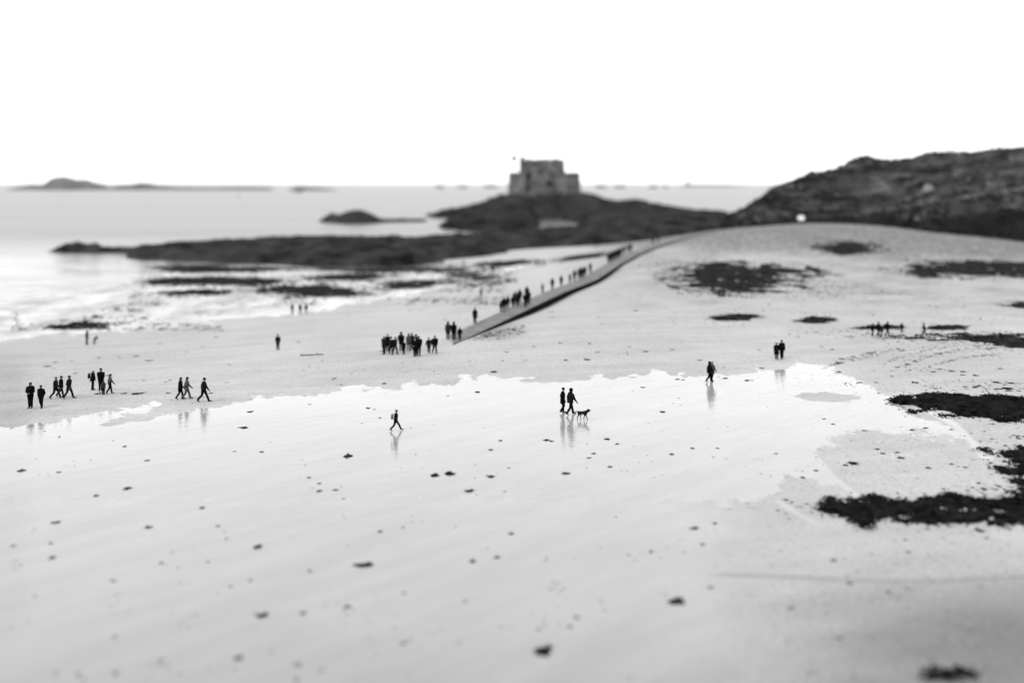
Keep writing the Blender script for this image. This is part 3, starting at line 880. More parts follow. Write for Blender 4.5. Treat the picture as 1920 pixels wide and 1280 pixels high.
# ------------------------------------------------------------------ seaweed
def blade_faces(V, Fc, c, size, lift, rng):
    """one crumpled frond: a bent ribbon of three quads"""
    a = rng.uniform(0, 2 * math.pi); w = size * rng.uniform(.18, .34)
    dx, dy = math.cos(a), math.sin(a)
    base = len(V); z = 0.0
    for i in range(4):
        t = i / 3
        ox_, oy_ = dx * size * t, dy * size * t
        z = lift * math.sin(t * math.pi * rng.uniform(.6, 1.2)) + rng.uniform(-.02, .03)
        ww = w * (1 - .6 * abs(t - .4)) * (1 if i < 3 else .4)
        tw = rng.uniform(-.5, .5)
        V.append((c[0] + ox_ - dy * ww, c[1] + oy_ + dx * ww, c[2] + z + tw * ww))
        V.append((c[0] + ox_ + dy * ww, c[1] + oy_ - dx * ww, c[2] + z - tw * ww))
    for i in range(3):
        q = base + 2 * i
        Fc.append((q, q + 1, q + 3, q + 2))

def weed_bed(name, outline_px, height, label, step, seed, thresh=0.0, nscale=(2.2, 5.0), blades=0, bsize=.35, material=None, cat='seaweed', halo=400, hsize=.16, group=None, kind=None):
    """bed of weed lying on the sand: mound that dips under the sand in gaps and along a ragged edge, fronds on top"""
    W_ = [on_ground(a, b) for a, b in outline_px]
    xs_ = [p[0] for p in W_]; ys_ = [p[1] for p in W_]
    poly = list(zip(xs_, ys_))
    ax = np.arange(min(xs_) - 2, max(xs_) + 2, step[0]); ay = np.arange(min(ys_) - 3, max(ys_) + 3, step[1])
    X, Y = np.meshgrid(ax, ay)
    sd = poly_sd(X.ravel(), Y.ravel(), poly).reshape(X.shape)
    ew = max(.5, (max(ys_) - min(ys_)) * .22)
    m = np.clip(sd / ew, -1.6, .8) + 1.5 * fbm(X / nscale[0], Y / nscale[1], seed, 5, .72) - thresh
    h = np.where(m > 0, height * (1 - np.exp(-m * 1.6)) + .015, np.maximum(m, -1) * .2 - .004)
    h = h + np.where(m > 0, height * .35 * (ridged(X / (step[0] * 9), Y / (step[0] * 8), seed + 4, 3) - .45) * np.clip(m * 2, 0, 1), 0)
    G = ground(X.ravel(), Y.ravel()).reshape(X.shape)
    Z = G + h
    c = (float(np.mean(xs_)), float(np.mean(ys_)), float(np.mean([p[2] for p in W_])))
    nr, nc = X.shape
    f = grid_faces(nr, nc)
    keep = (m.ravel()[f] > -.25).any(1)
    f = f[keep]
    V = np.stack([X.ravel() - c[0], Y.ravel() - c[1], Z.ravel() - c[2]], 1)
    used = np.unique(f); remap = -np.ones(len(V), int); remap[used] = np.arange(len(used))
    V = [tuple(q) for q in V[used]]; Fc = [tuple(q) for q in remap[f]]
    if blades:
        rng = random.Random(seed)
        cand = np.argwhere(m > -.12)
        hh = h
        for _ in range(blades):
            i, j = cand[rng.randrange(len(cand))]
            b = (X[i, j] - c[0] + rng.uniform(-.2, .2), Y[i, j] - c[1] + rng.uniform(-.3, .3), Z[i, j] - c[2] - .02)
            blade_faces(V, Fc, b, bsize * rng.uniform(.5, 1.4), bsize * rng.uniform(.08, .4), rng)
    if halo:
        rng = random.Random(seed + 1)
        cand = np.argwhere((m < .1) & (m > -1.1))
        k_ = 0
        while k_ < halo and len(cand):
            i, j = cand[rng.randrange(len(cand))]
            if rng.random() > math.exp(2.6 * min(m[i, j], 0)): continue
            k_ += 1
            sz = hsize * rng.uniform(.35, 1.0) ** 1.5 * 1.3
            x_, y_, z_ = X[i, j] - c[0] + rng.uniform(-.5, .5) * step[0], Y[i, j] - c[1] + rng.uniform(-.5, .5) * step[1], G[i, j] - c[2]
            b = len(V); V.append((x_, y_, z_ + sz * rng.uniform(.12, .35)))
            for q in range(6):
                a = q * 1.047 + rng.uniform(-.3, .3); r_ = sz * rng.uniform(.4, 1.1)
                V.append((x_ + math.cos(a) * r_ * 1.3, y_ + math.sin(a) * r_, z_ - .01))
            for q in range(6): Fc.append((b, b + 1 + q, b + 1 + (q + 1) % 6))
    o = from_py(name, V, Fc, material or M['weed'], smooth=False)
    o.location = c
    if kind: tag(o, label, None, None, kind)
    else: tag(o, label, cat, group)
    return o

weed_bed('seaweed_heap', [(1700,750),(1730,743),(1790,741),(1850,744),(1920,748),(2060,752),(2060,790),(1920,788),(1850,785),(1790,776),(1740,772),(1705,762)], .32,
         'thick dark heap of seaweed on drained sand at the right, below the walkers', (.12, .22), 101, .05, (1.6, 1.7), 4500, .2)
weed_bed('seaweed_heap', [(1676,752),(1690,748),(1706,750),(1708,757),(1690,758)], .3,
         'small round seaweed mound just left of the thick heap at right', (.1, .16), 102, -.3, (1.2, 1.6), 160, .28, halo=0)
weed_bed('seaweed_heap', [(1840,846),(1870,832),(1920,826),(2050,830),(2050,925),(1920,930),(1890,900),(1850,885),(1868,868)], .22,
         'ragged seaweed heap at the right edge between two larger heaps', (.12, .2), 103, .40, (1.2, 1.3), 2600, .18)
weed_bed('seaweed_heap', [(1520,945),(1560,934),(1640,930),(1700,935),(1760,930),(1840,928),(1920,918),(2060,925),(2060,990),(1920,985),(1800,985),(1700,975),(1620,988),(1560,972),(1530,968)], .17,
         'long black band of wet seaweed across the lower right sand', (.09, .15), 104, .30, (1.1, 1.0), 4200, .17)
weed_bed('seaweed_heap', [(1715,1262),(1760,1256),(1826,1250),(1832,1260),(1800,1280),(1740,1284)], .12,
         'sparse dark seaweed scrap at the bottom right corner', (.05, .06), 105, .25, (.5, .5), 220, .16, halo=0)
weed_bed('seaweed_bed', [(1265,512),(1300,497),(1370,492),(1450,497),(1530,505),(1525,516),(1470,520),(1490,535),(1450,546),(1380,552),(1290,545),(1270,530)], .16,
         'large dark seaweed bed on the pale sand right of the causeway', (.35, .8), 106, .12, (2.6, 2.6), 1500, .3, M['weed_far'], halo=1400, hsize=.3)
weed_bed('seaweed_bed', [(1535,466),(1560,456),(1600,453),(1632,458),(1640,470),(1600,477),(1560,476)], .16,
         'oval dark seaweed bed high on the sand below the hill', (.4, .9), 107, .05, (2.6, 2.6), 400, .3, M['weed_far'], halo=500, hsize=.32)
weed_bed('seaweed_bed', [(1690,510),(1730,494),(1800,488),(1920,490),(2100,492),(2100,520),(1920,522),(1800,514),(1770,522),(1720,520)], .16,
         'dark seaweed bed on the far sand running out of the right edge', (.4, .8), 108, .12, (2.6, 2.6), 900, .3, M['weed_far'], halo=900, hsize=.3)
weed_bed('seaweed_bed', [(1885,572),(1920,564),(2050,560),(2050,580),(1920,578)], .14,
         'short dark seaweed strip at the right edge above the wrack line', (.3, .6), 109, -.1, (3, 6), 150, .4, M['weed_far'])
weed_bed('seaweed_strip', [(1330,594),(1370,588),(1420,592),(1400,600),(1350,600)], .15, 'thin weed streak on the sand, left of the pair of far weed streaks', (.25, .5), 110, .15, (3, 3), 150, .4, M['weed_far'])
weed_bed('seaweed_strip', [(1490,602),(1520,594),(1555,595),(1560,602),(1520,606)], .15, 'thin weed streak on the sand above the couple in long coats', (.25, .5), 111, 0, (3, 3), 150, .4, M['weed_far'])
weed_bed('seaweed_strip', [(1600,616),(1640,610),(1690,612),(1680,617),(1630,618)], .15, 'narrow weed streak behind the walkers at far right', (.25, .4), 112, 0, (3, 3), 150, .4, M['weed_far'])
weed_bed('seaweed_strip', [(1735,615),(1760,610),(1810,612),(1800,617),(1750,618)], .15, 'narrow weed streak behind the last walker at far right', (.25, .4), 113, -.1, (3, 3), 150, .4, M['weed_far'])
weed_bed('wrack_line', [(1600,632),(1700,628),(1800,624),(1920,626),(2080,630),(2080,662),(1920,655),(1800,640),(1700,638)], .12,
         'tangled wrack line of seaweed running off the right edge', (.15, .3), 114, .5, (3.0, 1.0), 1200, .35, M['weed_far'])
# weed on the tidal flats at left
for k, (pl, th, lb) in enumerate((
    ([(265,526),(330,520),(420,519),(520,522),(540,530),(480,536),(380,534),(300,534)], -.05, 'long dark weed band on the shining tidal flat, nearest the open sea'),
    ([(470,545),(540,536),(610,535),(660,545),(690,553),(620,556),(540,552)], -.05, 'dark weed band on the tidal flat above the three distant walkers'),
    ([(290,508),(380,502),(480,500),(560,504),(480,510),(360,512)], .1, 'broken weed band on the tidal flat just below the reef'),
    ([(560,520),(660,512),(740,515),(700,524),(600,528)], .25, 'patchy weed on the tidal flat in the middle, below the reef'),
    ([(300,548),(380,543),(440,545),(400,552),(330,553)], .2, 'small patchy weed band near the water on the left flat'),
    ([(830,512),(900,504),(945,516),(950,530),(900,536),(850,526)], .12, 'grey weed patch on the flat left of the causeway'),
    ([(560,505),(700,500),(820,500),(900,500),(880,508),(760,513),(640,511)], .35, 'sparse weed streak along the foot of the reef, right part'),
    ([(700,530),(790,524),(850,528),(800,540),(720,542)], .4, 'sparse weed spread on the flat between reef and lone far walker'),
    ([(250,500),(330,496),(420,498),(380,506),(280,506)], .1, 'dark weed strip touching the left end of the reef'),
    ([(60,612),(150,603),(240,604),(200,614),(110,620)], .8, 'weed and stones at the water edge behind the fur-hooded walker'),
    ([(880,497),(930,490),(990,487),(1000,492),(940,500)], .15, 'thin weed bar on the pale sand beyond the causeway walkers'),
    ([(1040,486),(1090,478),(1140,472),(1120,482),(1060,490)], .1, 'thin dark weed bar beside the causeway, beyond three standing walkers'))):
    weed_bed('seaweed_band', pl, .16, lb, (.35, .7), 120 + k, th + .12, (2.4, 1.8), 500, .4, M['weed_far'], halo=500, hsize=.42)

# loose clumps: one could count these, each lies by itself
def clump_mesh(seed):
    rng = random.Random(seed); V = []; Fc = []
    n = 13
    ph = [rng.uniform(.6, 1.25) for _ in range(n)]
    V.append((0, 0, .22))
    for r, z in ((.5, .16), (1.0, -.03)):
        for i in range(n):
            a = 2 * math.pi * i / n
            q = r * ph[i] * .5
            V.append((math.cos(a) * q, math.sin(a) * q * .8, z * rng.uniform(.6, 1.3)))
    for i in range(n):
        Fc.append((0, 1 + i, 1 + (i + 1) % n))
        Fc.append((1 + i, 1 + n + i, 1 + n + (i + 1) % n, 1 + (i + 1) % n))
    for _ in range(26):
        a = rng.uniform(0, 6.28); q = rng.uniform(0, .42)
        blade_faces(V, Fc, (math.cos(a) * q, math.sin(a) * q, .06), rng.uniform(.15, .4), rng.uniform(.03, .12), rng)
    me = bpy.data.meshes.new('seaweed_clump')
    me.from_pydata(V, [], Fc); me.materials.append(M['weed']); me.update()
    return me
CL = [clump_mesh(300 + i) for i in range(7)]
def clump(px, py, wpx, label, group=None, flat=1.0, kx=1.0):
    p = on_ground(px, py)
    w = wpx * p.y / F
    o = bpy.data.objects.new('seaweed_clump', CL[random.randrange(len(CL))])
    col.objects.link(o)
    o.location = p
    o.scale = (w * kx, w * random.uniform(.6, 1.3), min(w, .9) * flat * .5)
    o.rotation_euler = (0, 0, random.uniform(-.35, .35))
    tag(o, label, 'seaweed', group)
clump(652, 855, 19, 'black peaked seaweed clump on wet sand, below the lone backpack walker', None, 1.3)
clump(895, 735, 12, 'dark seaweed clump lying close to the ragged edge of wet sand', None, 1.2)
clump(1242, 772, 12, 'dark seaweed clump on the wet sand right of the dog', None, 1.0)
clump(682, 1059, 40, 'long dark seaweed strand on the wet sand, lower left of centre', None, .7)
clump(1268, 1128, 42, 'long dark seaweed strand on grey sand, lower right of centre', None, .8)
clump(1017, 1221, 42, 'dark seaweed strand near the bottom middle of the beach', None, .7)
clump(492, 1153, 24, 'dark seaweed clump low on the left foreground sand', None, .9)
clump(1714, 742, 8, 'tiny dark clump just above the mound left of the thick heap', None, 1.2)
clump(717, 658, 10, 'small dark clump on sand at the left foot of the main crowd', None, .6)
NEAR = [(40,882,16),(110,885,10),(105,979,17),(276,863,10),(233,837,9),(241,915,15),(180,929,11),(278,988,15),(482,1025,16),(98,1045,13),(378,952,11),(408,986,10),
 (567,1149,12),(213,1088,11),(302,1055,8),(712,996,10),(958,1000,12),(886,1052,13),(933,1044,11),(842,888,20),(814,891,17),(922,893,13),(1062,887,16),(1105,858,10),
 (880,920,16),(598,920,11),(580,895,8),(598,906,8),(490,847,9),(460,802,10),(1302,990,17),(1340,981,10),(1317,1020,10),(1345,840,8),(1113,850,9),(1138,823,12),
 (1600,868,18),(1585,872,10),(1690,858,14),(1740,877,11),(1563,1050,12),(1850,1008,10),(1704,1035,9),(1332,1101,13),(1700,1103,8),(215,1193,8),(216,1262,10),(560,1245,10),
 (602,1256,9),(556,1273,10),(757,1111,9),(872,1127,8),(1009,1179,8),(1068,1174,8),(302,1236,8),(146,1263,8),(580,1070,8),(432,1099,7),(1024,825,13),(1035,827,8),(920,843,10),
 (938,826,8),(1157,832,8),(1260,851,9),(1298,840,8),(1455,850,8),(1530,882,10),(1505,895,10),(1810,876,9),(1655,850,9),(1682,848,8),(1645,842,10),(1785,870,9),(440,846,6)]
def spot(a, b, table):
    for (x0, x1, y0, y1, words) in table:
        if x0 <= a < x1 and y0 <= b < y1: return words
NEAR_AT = ((0, 330, 0, 960, 'wet sand below the left walkers'), (330, 700, 0, 960, 'wet sand below and left of the lone backpack walker'), (700, 1000, 0, 960, 'wet sand between backpack walker and dog walkers'),
 (1000, 1400, 0, 960, 'wet sand in front of the dog'), (1400, 2000, 0, 960, 'sand above the long black weed band'), (0, 330, 960, 1110, 'left foreground sand, midway down'),
 (330, 700, 960, 1110, 'left middle foreground sand'), (700, 1200, 960, 1150, 'central foreground sand'), (1200, 2000, 960, 1150, 'grey sand below the long black weed band'),
 (0, 400, 1110, 1300, 'bottom left corner of the sand'), (400, 800, 1110, 1300, 'bottom sand left of centre'), (800, 2000, 1150, 1300, 'bottom sand near the middle strand'))
for (a, b, c) in NEAR:
    w_ = spot(a, b, NEAR_AT) or 'bottom sand left of centre'
    clump(a, b, c * 1.15, 'small loose seaweed scrap on the ' + w_, 'scraps on the ' + w_, .8)
MID = [(468,772,14),(455,801,18),(660,700,6),(395,737,10),(1205,726,12),(1270,711,14),(1280,712,9),(1360,709,13),(1400,713,12),(1410,713,8),(1312,675,12),(1210,659,14),(1100,674,14),
 (1060,675,10),(1423,656,10),(1428,690,14),(1573,697,12),(1612,717,14),(1642,717,10),(1672,705,8),(1715,717,14),(1750,697,14),(1805,703,12),(1830,704,14),(1810,725,12),(1828,726,14),
 (1890,728,24),(1870,717,16),(1895,718,14),(1545,785,8),(1562,795,10),(1620,807,10),(1710,806,12),(1735,802,12),(1755,729,8),(270,713,6),(310,716,8),(318,713,8),(90,687,14),(100,690,8),
 (140,700,10),(205,704,14),(185,738,18),(232,738,16),(258,738,22),(315,737,12),(135,677,8),(104,679,10),(186,671,12),(222,668,8),(255,668,16),(280,676,16),(350,660,8),(380,650,8),(300,644,8),
 (405,632,10),(560,641,10),(430,684,8),(425,717,8),(580,687,6),(570,694,6),(627,709,10),(625,712,8),(640,721,8),(755,680,6),(720,719,10),(814,696,5),(880,677,8),(942,676,8),(925,697,14),
 (690,765,10),(580,758,8),(712,783,8),(1050,643,8),(1105,644,8),(1000,650,8),(1120,660,10),(1260,655,8),(1180,650,8),(1480,627,8),(1540,650,8),(1560,655,10),(950,660,10),(985,675,8)]
MID_AT = ((0, 165, 600, 760, 'drained sand at far left'), (165, 300, 600, 760, 'drained sand round the white-hatted walker'), (300, 480, 600, 765, 'drained sand near the wide open coat'), (480, 700, 600, 725, 'drained sand round the driftwood pole'),
 (700, 1010, 600, 725, 'drained sand below the crowd'), (1010, 1300, 600, 700, 'drained sand right of the causeway foot'), (1300, 1600, 600, 700, 'drained sand round the couple in black'),
 (1200, 1450, 700, 730, 'wet edge by the hooded couple'), (1560, 1780, 690, 735, 'sand above the small weed mound'), (1780, 1960, 690, 735, 'sand above the thick weed heap'), (1500, 1800, 760, 820, 'wet sand below the small weed mound'))
for (a, b, c) in MID:
    w_ = spot(a, b, MID_AT) or 'wet edge left of the lone backpack walker'
    clump(a, b, c, 'small dark seaweed scrap on the ' + w_, 'scraps on the ' + w_, .5)

# fragments too many to count
def scraps(name, pts_px, size, label, seed, stretch=1.8, keep=None):
    rng = np.random.default_rng(seed)
    px = np.array([p[0] for p in pts_px]); py = np.array([p[1] for p in pts_px])
    X, Y, G = on_ground_many(px, py)
    V = []; Fc = []
    for x, y, z in zip(X, Y, G):
        s = size * rng.uniform(.4, 1.0) ** 1.6 * (1 if rng.random() > .06 else 2.0)
        b = len(V); n = 6
        a0 = rng.uniform(0, 6.28)
        V.append((x + rng.uniform(-.2, .2) * s, y, z + s * rng.uniform(.1, .25)))
        for i in range(n):
            a = a0 + 2 * math.pi * i / n; q = s * rng.uniform(.35, 1.1)
            V.append((x + math.cos(a) * q * stretch * .6, y + math.sin(a) * q, z - .01))
        for i in range(n): Fc.append((b, b + 1 + i, b + 1 + (i + 1) % n))
    o = from_py(name, V, Fc, M['weed_far'], smooth=False)
    tag(o, label, kind='stuff')

rg = np.random.default_rng(42)
pts = []
def add_pts(n, fx, fy, dens=None):
    k = 0
    while k < n:
        a = rg.uniform(*fx); b = rg.uniform(*fy)
        if dens is None or rg.random() < dens(a, b):
            pts.append((a, b)); k += 1
def nclump(sx, sy, seed, lo=.5, hi=.75):
    return lambda a, b: float(sstep(lo, hi, vnoise(np.array(a / sx), np.array(b / sy), seed)))
add_pts(1100, (-60, 1980), (590, 760), nclump(90, 14, 71, .35, .8))
add_pts(150, (0, 1920), (760, 900), nclump(120, 20, 72))
add_pts(520, (0, 1900), (850, 1275), nclump(70, 40, 79, .5, .8))
scraps('seaweed_fragments', pts, .13, 'fine dark seaweed fragments littering the beach', 1)
pts = []
add_pts(900, (1480, 2000), (604, 668), lambda a, b: float(np.exp(-((b - (618 + (a - 1400) * .045)) / (6 + (a - 1480) * .03)) ** 2)))
for (x0, y0, x1, y1, bow) in ((1540, 690, 1690, 655, 8), (1560, 684, 1700, 652, 10), (1650, 684, 1800, 648, 10), (1680, 692, 1840, 650, 12), (1740, 688, 1880, 664, 10), (1600, 676, 1760, 650, 6), (1700, 676, 1900, 650, 8)):
    for _ in range(130):
        t = rg.random()
        pts.append((x0 + (x1 - x0) * t + rg.normal(0, 4), y0 + (y1 - y0) * t - bow * math.sin(t * 3.14) * .6 + rg.normal(0, 1.6)))
add_pts(260, (1580, 1920), (690, 735), nclump(40, 6, 74, .5, .8))
scraps('wrack_fragments', pts, .18, 'fine weed fragments strewn in arcs along the wrack line at right', 2, 2.4)
pts = []
add_pts(2200, (240, 960), (494, 572), nclump(70, 8, 75, .4, .75))
add_pts(380, (20, 420), (572, 620), nclump(80, 7, 76, .45, .75))
add_pts(120, (640, 1060), (500, 600), nclump(80, 9, 77, .4, .8))
scraps('flat_stones', pts, .48, 'weed-covered stones dotting the tidal flat', 3, 2.2)
pts = []
add_pts(1000, (1120, 1900), (448, 612), nclump(90, 12, 78, .4, .75))
add_pts(260, (880, 985), (600, 640), lambda a, b: float(np.exp(-((b - (632 - (a - 890) * .18)) / 7) ** 2)))
scraps('sand_litter', pts, .27, 'scattered weed and pebbles on the sand right of the causeway', 4, 2.0)

# driftwood pole on the sand
p0 = on_ground(563, 667); p1 = on_ground(607, 665)
d = p1 - p0
o = empty('driftwood_pole', (p0 + p1) / 2, 0); tag(o, 'long thin driftwood pole lying on the sand left of the crowd', 'driftwood')
v = []; f = []; n = 8; m_ = 9
for i in range(m_):
    t = i / (m_ - 1) - .5
    r = .075 * (1 - .35 * (t + .5)) * (1 + .15 * math.sin(i * 2.1))
    for j in range(n):
        a = 2 * math.pi * j / n
        v.append((d.x * t, d.y * t + r * math.cos(a) + .05 * math.sin(i * 1.3), .06 + d.z * t + r * math.sin(a)))
for i in range(m_ - 1):
    for j in range(n):
        f.append((i * n + j, i * n + (j + 1) % n, (i + 1) * n + (j + 1) % n, (i + 1) * n + j))
f += [tuple(range(n)), tuple(range((m_ - 1) * n, m_ * n))]
from_py('shaft', v, f, M['wood'], o)
bm = bmesh.new(); bmesh.ops.create_cone(bm, cap_ends=True, segments=6, radius1=.04, radius2=.02, depth=.35, matrix=Matrix.Translation((d.x * .2, 0, .2)) @ Matrix.Rotation(.7, 4, 'Y'))
bm_obj('stub', bm, M['wood'], o)

# scrub on the hill: tufts of heather and grass
def scrub():
    rng = random.Random(5); V = []; Fc = []
    ok = np.argwhere((HS > .12) & (HS < 2.02) & (np.abs(HS - 1.0) > .07) & (HB < 2050))
    for _ in range(5200):
        i, j = ok[rng.randrange(len(ok))]
        c = (HX[i, j], HY[i, j], HZ[i, j] - .1)
        s = rng.uniform(.35, 1.0) * (1.2 if vnoise(np.array(c[0] / 9), np.array(c[1] / 9), 88) > .55 else .6)
        for _k in range(5):
            a = rng.uniform(0, 6.28); b = len(V)
            dx, dy = math.cos(a), math.sin(a); w = s * .35
            V += [(c[0] - dy * w, c[1] + dx * w, c[2]), (c[0] + dy * w, c[1] - dx * w, c[2]),
                  (c[0] + dx * s * .5 + dy * w * .8, c[1] + dy * s * .5 - dx * w * .8, c[2] + s * rng.uniform(.5, .9)),
                  (c[0] + dx * s * .6 - dy * w * .5, c[1] + dy * s * .6 + dx * w * .5, c[2] + s * rng.uniform(.4, 1.0))]
            Fc.append((b, b + 1, b + 2, b + 3))
    o = from_py('scrub', V, Fc, M['heath'], smooth=False)
    tag(o, 'low heather and grass scrub covering the hill', kind='stuff')
scrub()

# ------------------------------------------------------------------ people
SKINNED = []
def skin_mesh(name, verts, edges, radii, parent=None, material=None, root=0, sub=1):
    me = bpy.data.meshes.new(name)
    me.from_pydata([tuple(v) for v in verts], edges, [])
    o = bpy.data.objects.new(name, me); col.objects.link(o)
    if material: me.materials.append(material)
    sk = o.modifiers.new('skin', 'SKIN'); sk.use_smooth_shade = True
    sv_ = me.skin_vertices[0].data
    for i, r in enumerate(radii):
        sv_[i].radius = r if isinstance(r, tuple) else (r, r)
        sv_[i].use_root = (i == root)
    if sub:
        sd_ = o.modifiers.new('smooth', 'SUBSURF'); sd_.levels = sub; sd_.render_levels = sub
    if parent: o.parent = parent
    SKINNED.append(o)
    return o

class Loft:
    """rings swept along a line, as used for clothes"""
    def __init__(self): self.v = []; self.f = []
    def tube(self, pts, rad, n=9, side=None, cap=True, noise=0.0):
        pts = [Vector(p) for p in pts]; b0 = len(self.v)
        for i, p in enumerate(pts):
            d = (pts[min(i + 1, len(pts) - 1)] - pts[max(i - 1, 0)]).normalized()
            s = Vector(side) if side else (Vector((0, 1, 0)) if abs(d.y) < .8 else Vector((1, 0, 0)))
            u = (s - d * s.dot(d)).normalized(); w = d.cross(u)
            rx, ry = rad[i] if isinstance(rad[i], tuple) else (rad[i], rad[i])
            for j in range(n):
                a = 2 * math.pi * j / n
                q = 1 + noise * (random.random() - .5)
                self.v.append(p + u * math.cos(a) * rx * q + w * math.sin(a) * ry * q)
        for i in range(len(pts) - 1):
            for j in range(n):
                a = b0 + i * n + j; b = b0 + i * n + (j + 1) % n
                self.f.append((a, b, b + n, a + n))
        if cap:
            self.f.append(tuple(range(b0, b0 + n))[::-1]); self.f.append(tuple(range(b0 + (len(pts) - 1) * n, b0 + len(pts) * n)))
    def ball(self, c, rx, ry, rz, n=10, m=7, lo=-1.0):
        pts = []; rad = []
        for i in range(m + 1):
            t = lo + (1 - lo) * i / m
            t = max(-.995, min(.995, t)); q = math.sqrt(1 - t * t)
            pts.append((c[0], c[1], c[2] + rz * t)); rad.append((rx * q, ry * q))
        b0 = len(self.v)
        for p, (a_, b_) in zip(pts, rad):
            for j in range(n):
                a = 2 * math.pi * j / n
                self.v.append(Vector((p[0] + math.cos(a) * a_, p[1] + math.sin(a) * b_, p[2])))
        for i in range(m):
            for j in range(n):
                a = b0 + i * n + j; b = b0 + i * n + (j + 1) % n
                self.f.append((a, b, b + n, a + n))
        self.f.append(tuple(range(b0, b0 + n))[::-1]); self.f.append(tuple(range(b0 + m * n, b0 + (m + 1) * n)))
    def build(self, name, material, parent):
        return from_py(name, self.v, self.f, material, parent)

HEAD = {'T': math.pi, 'A': 0.0, 'R': -math.pi / 2, 'L': math.pi / 2}

def make_person(loc, height, face, pose='walk', coat=1, ct='c0', tr='c0', top='hair', tt='hair_dark', pack=None, arms='swing', bulk=1.0, stride=24, label='', group=None, scarf=None, detail=True):
    """one figure 1.75 m tall in its own axes, facing +Y, scaled to height"""
    k = height / 1.75
    stride = stride * random.uniform(.72, 1.12)
    sway = random.uniform(-9, 9); turn = random.uniform(-.2, .2)
    child = height < 1.4
    hd = 1.14 if child else 1.0
    rz = (HEAD[face] if isinstance(face, str) else R(face)) + turn
    def swing(hip, a_th, a_sh):
        th = Vector((0, math.sin(R(a_th)), -math.cos(R(a_th)))) * .44
        sh = Vector((0, math.sin(R(a_sh)), -math.cos(R(a_sh)))) * .42
        return hip + th, hip + th + sh
    hipz = .93
    LH, RH = Vector((-.095, 0, hipz)), Vector((.095, 0, hipz))
    if pose == 'walk':
        lk, la = swing(LH, stride, stride - 8); rk, ra = swing(RH, -stride * .55, -stride * .55 - 26)
        lean = .05
    elif pose == 'walk2':
        lk, la = swing(LH, -stride * .6, -stride * .6 - 30); rk, ra = swing(RH, stride, stride - 6)
        lean = .05
    elif pose == 'pass':
        lk, la = swing(LH, 6, 2); rk, ra = swing(RH, 10, -34); lean = .04
    elif pose == 'bend':
        lk, la = swing(LH, 14, -6); rk, ra = swing(RH, -6, -16); lean = .42
    else:
        lk, la = swing(LH, 3, -2); rk, ra = swing(RH, -3, -5); lean = .02
    lf = la + Vector((-.02, .19, -.055)); rf = ra + Vector((.02, .19, -.055))
    if ra.y < -.25: rf = ra + Vector((.01, .13, -.12))
    if la.y < -.25: lf = la + Vector((-.01, .13, -.12))
    drop = -min(la.z - .075, ra.z - .075, lf.z - .03, rf.z - .03)
    dv = Vector((0, 0, drop))
    LH, RH, lk, la, lf, rk, ra, rf = [p + dv for p in (LH, RH, lk, la, lf, rk, ra, rf)]
    pel = Vector((0, 0, hipz + .03)) + dv
    def up(z, x=0, y=0): # points of the upper body follow the lean
        t = z - hipz
        return Vector((x, y + lean * t * (1.0 if lean < .2 else 1.7), hipz + t * (1 if lean < .2 else .8))) + dv
    waist, chest, sho, neck = up(1.10), up(1.28), up(1.44), up(1.50)
    hc = up(1.63) + Vector((0, .025, 0)); crown = up(1.73) + Vector((0, .0, 0))
    LS, RS = up(1.405, -.168 * bulk), up(1.405, .168 * bulk)
    def arm(S, sgn, a_up, a_fo, out_=8):
        a_up += sway * sgn; a_fo += sway * sgn * .6 + 4 * sgn
        e = S + Vector((sgn * math.sin(R(out_)), math.sin(R(a_up)), -math.cos(R(a_up)))).normalized() * .30
        w = e + Vector((sgn * math.sin(R(out_ * .4)), math.sin(R(a_fo)), -math.cos(R(a_fo)))).normalized() * .26
        return e, w
    s_ = 1 if pose in ('walk',) else -1
    if arms == 'swing': (le, lw), (re, rw) = arm(LS, -1, -22 * s_, -8 * s_ + 8), arm(RS, 1, 22 * s_, 30 * s_ + 8)
    elif arms == 'pockets': (le, lw), (re, rw) = arm(LS, -1, -16, 26, 16), arm(RS, 1, -16, 26, 16); lw.x += .09; rw.x -= .09
    elif arms == 'folded': (le, lw), (re, rw) = arm(LS, -1, 8, 78, 14), arm(RS, 1, 8, 78, 14); lw.x += .2; rw.x -= .2
    elif arms == 'out': (le, lw), (re, rw) = arm(LS, -1, -14, 4, 26), arm(RS, 1, 16, 30, 26)
    elif arms == 'reach': (le, lw), (re, rw) = arm(LS, -1, 30, 50, 10), arm(RS, 1, 40, 62, 20)
    else: (le, lw), (re, rw) = arm(LS, -1, -4, 6), arm(RS, 1, 0, 10)
    # ---- body: one skin over a skeleton
    V = [pel, waist, chest, sho, neck, hc, crown]; E = [(0, 1), (1, 2), (2, 3), (3, 4), (4, 5), (5, 6)]
    RD = [.125, .115, .13, .085, .055, .085 * hd, .062 * hd]
    def chain(start, pts, rads):
        j = start
        for p_, r_ in zip(pts, rads):
            V.append(p_); RD.append(r_); E.append((j, len(V) - 1)); j = len(V) - 1
        return j
    nose = hc + Vector((0, .108 * hd, -.01)); chin = hc + Vector((0, .055, -.09 * hd))
    chain(5, [nose], [.016]); chain(5, [chin], [.04])
    for sg in (-1, 1): chain(5, [hc + Vector((sg * .092 * hd, -.005, 0))], [.02])
    for (H_, kn, an, ft) in ((LH, lk, la, lf), (RH, rk, ra, rf)):
        chain(0, [H_, H_ + (kn - H_) * .5, kn, kn + (an - kn) * .4, an, ft], [.085, .078, .056, .054, .038, .034])
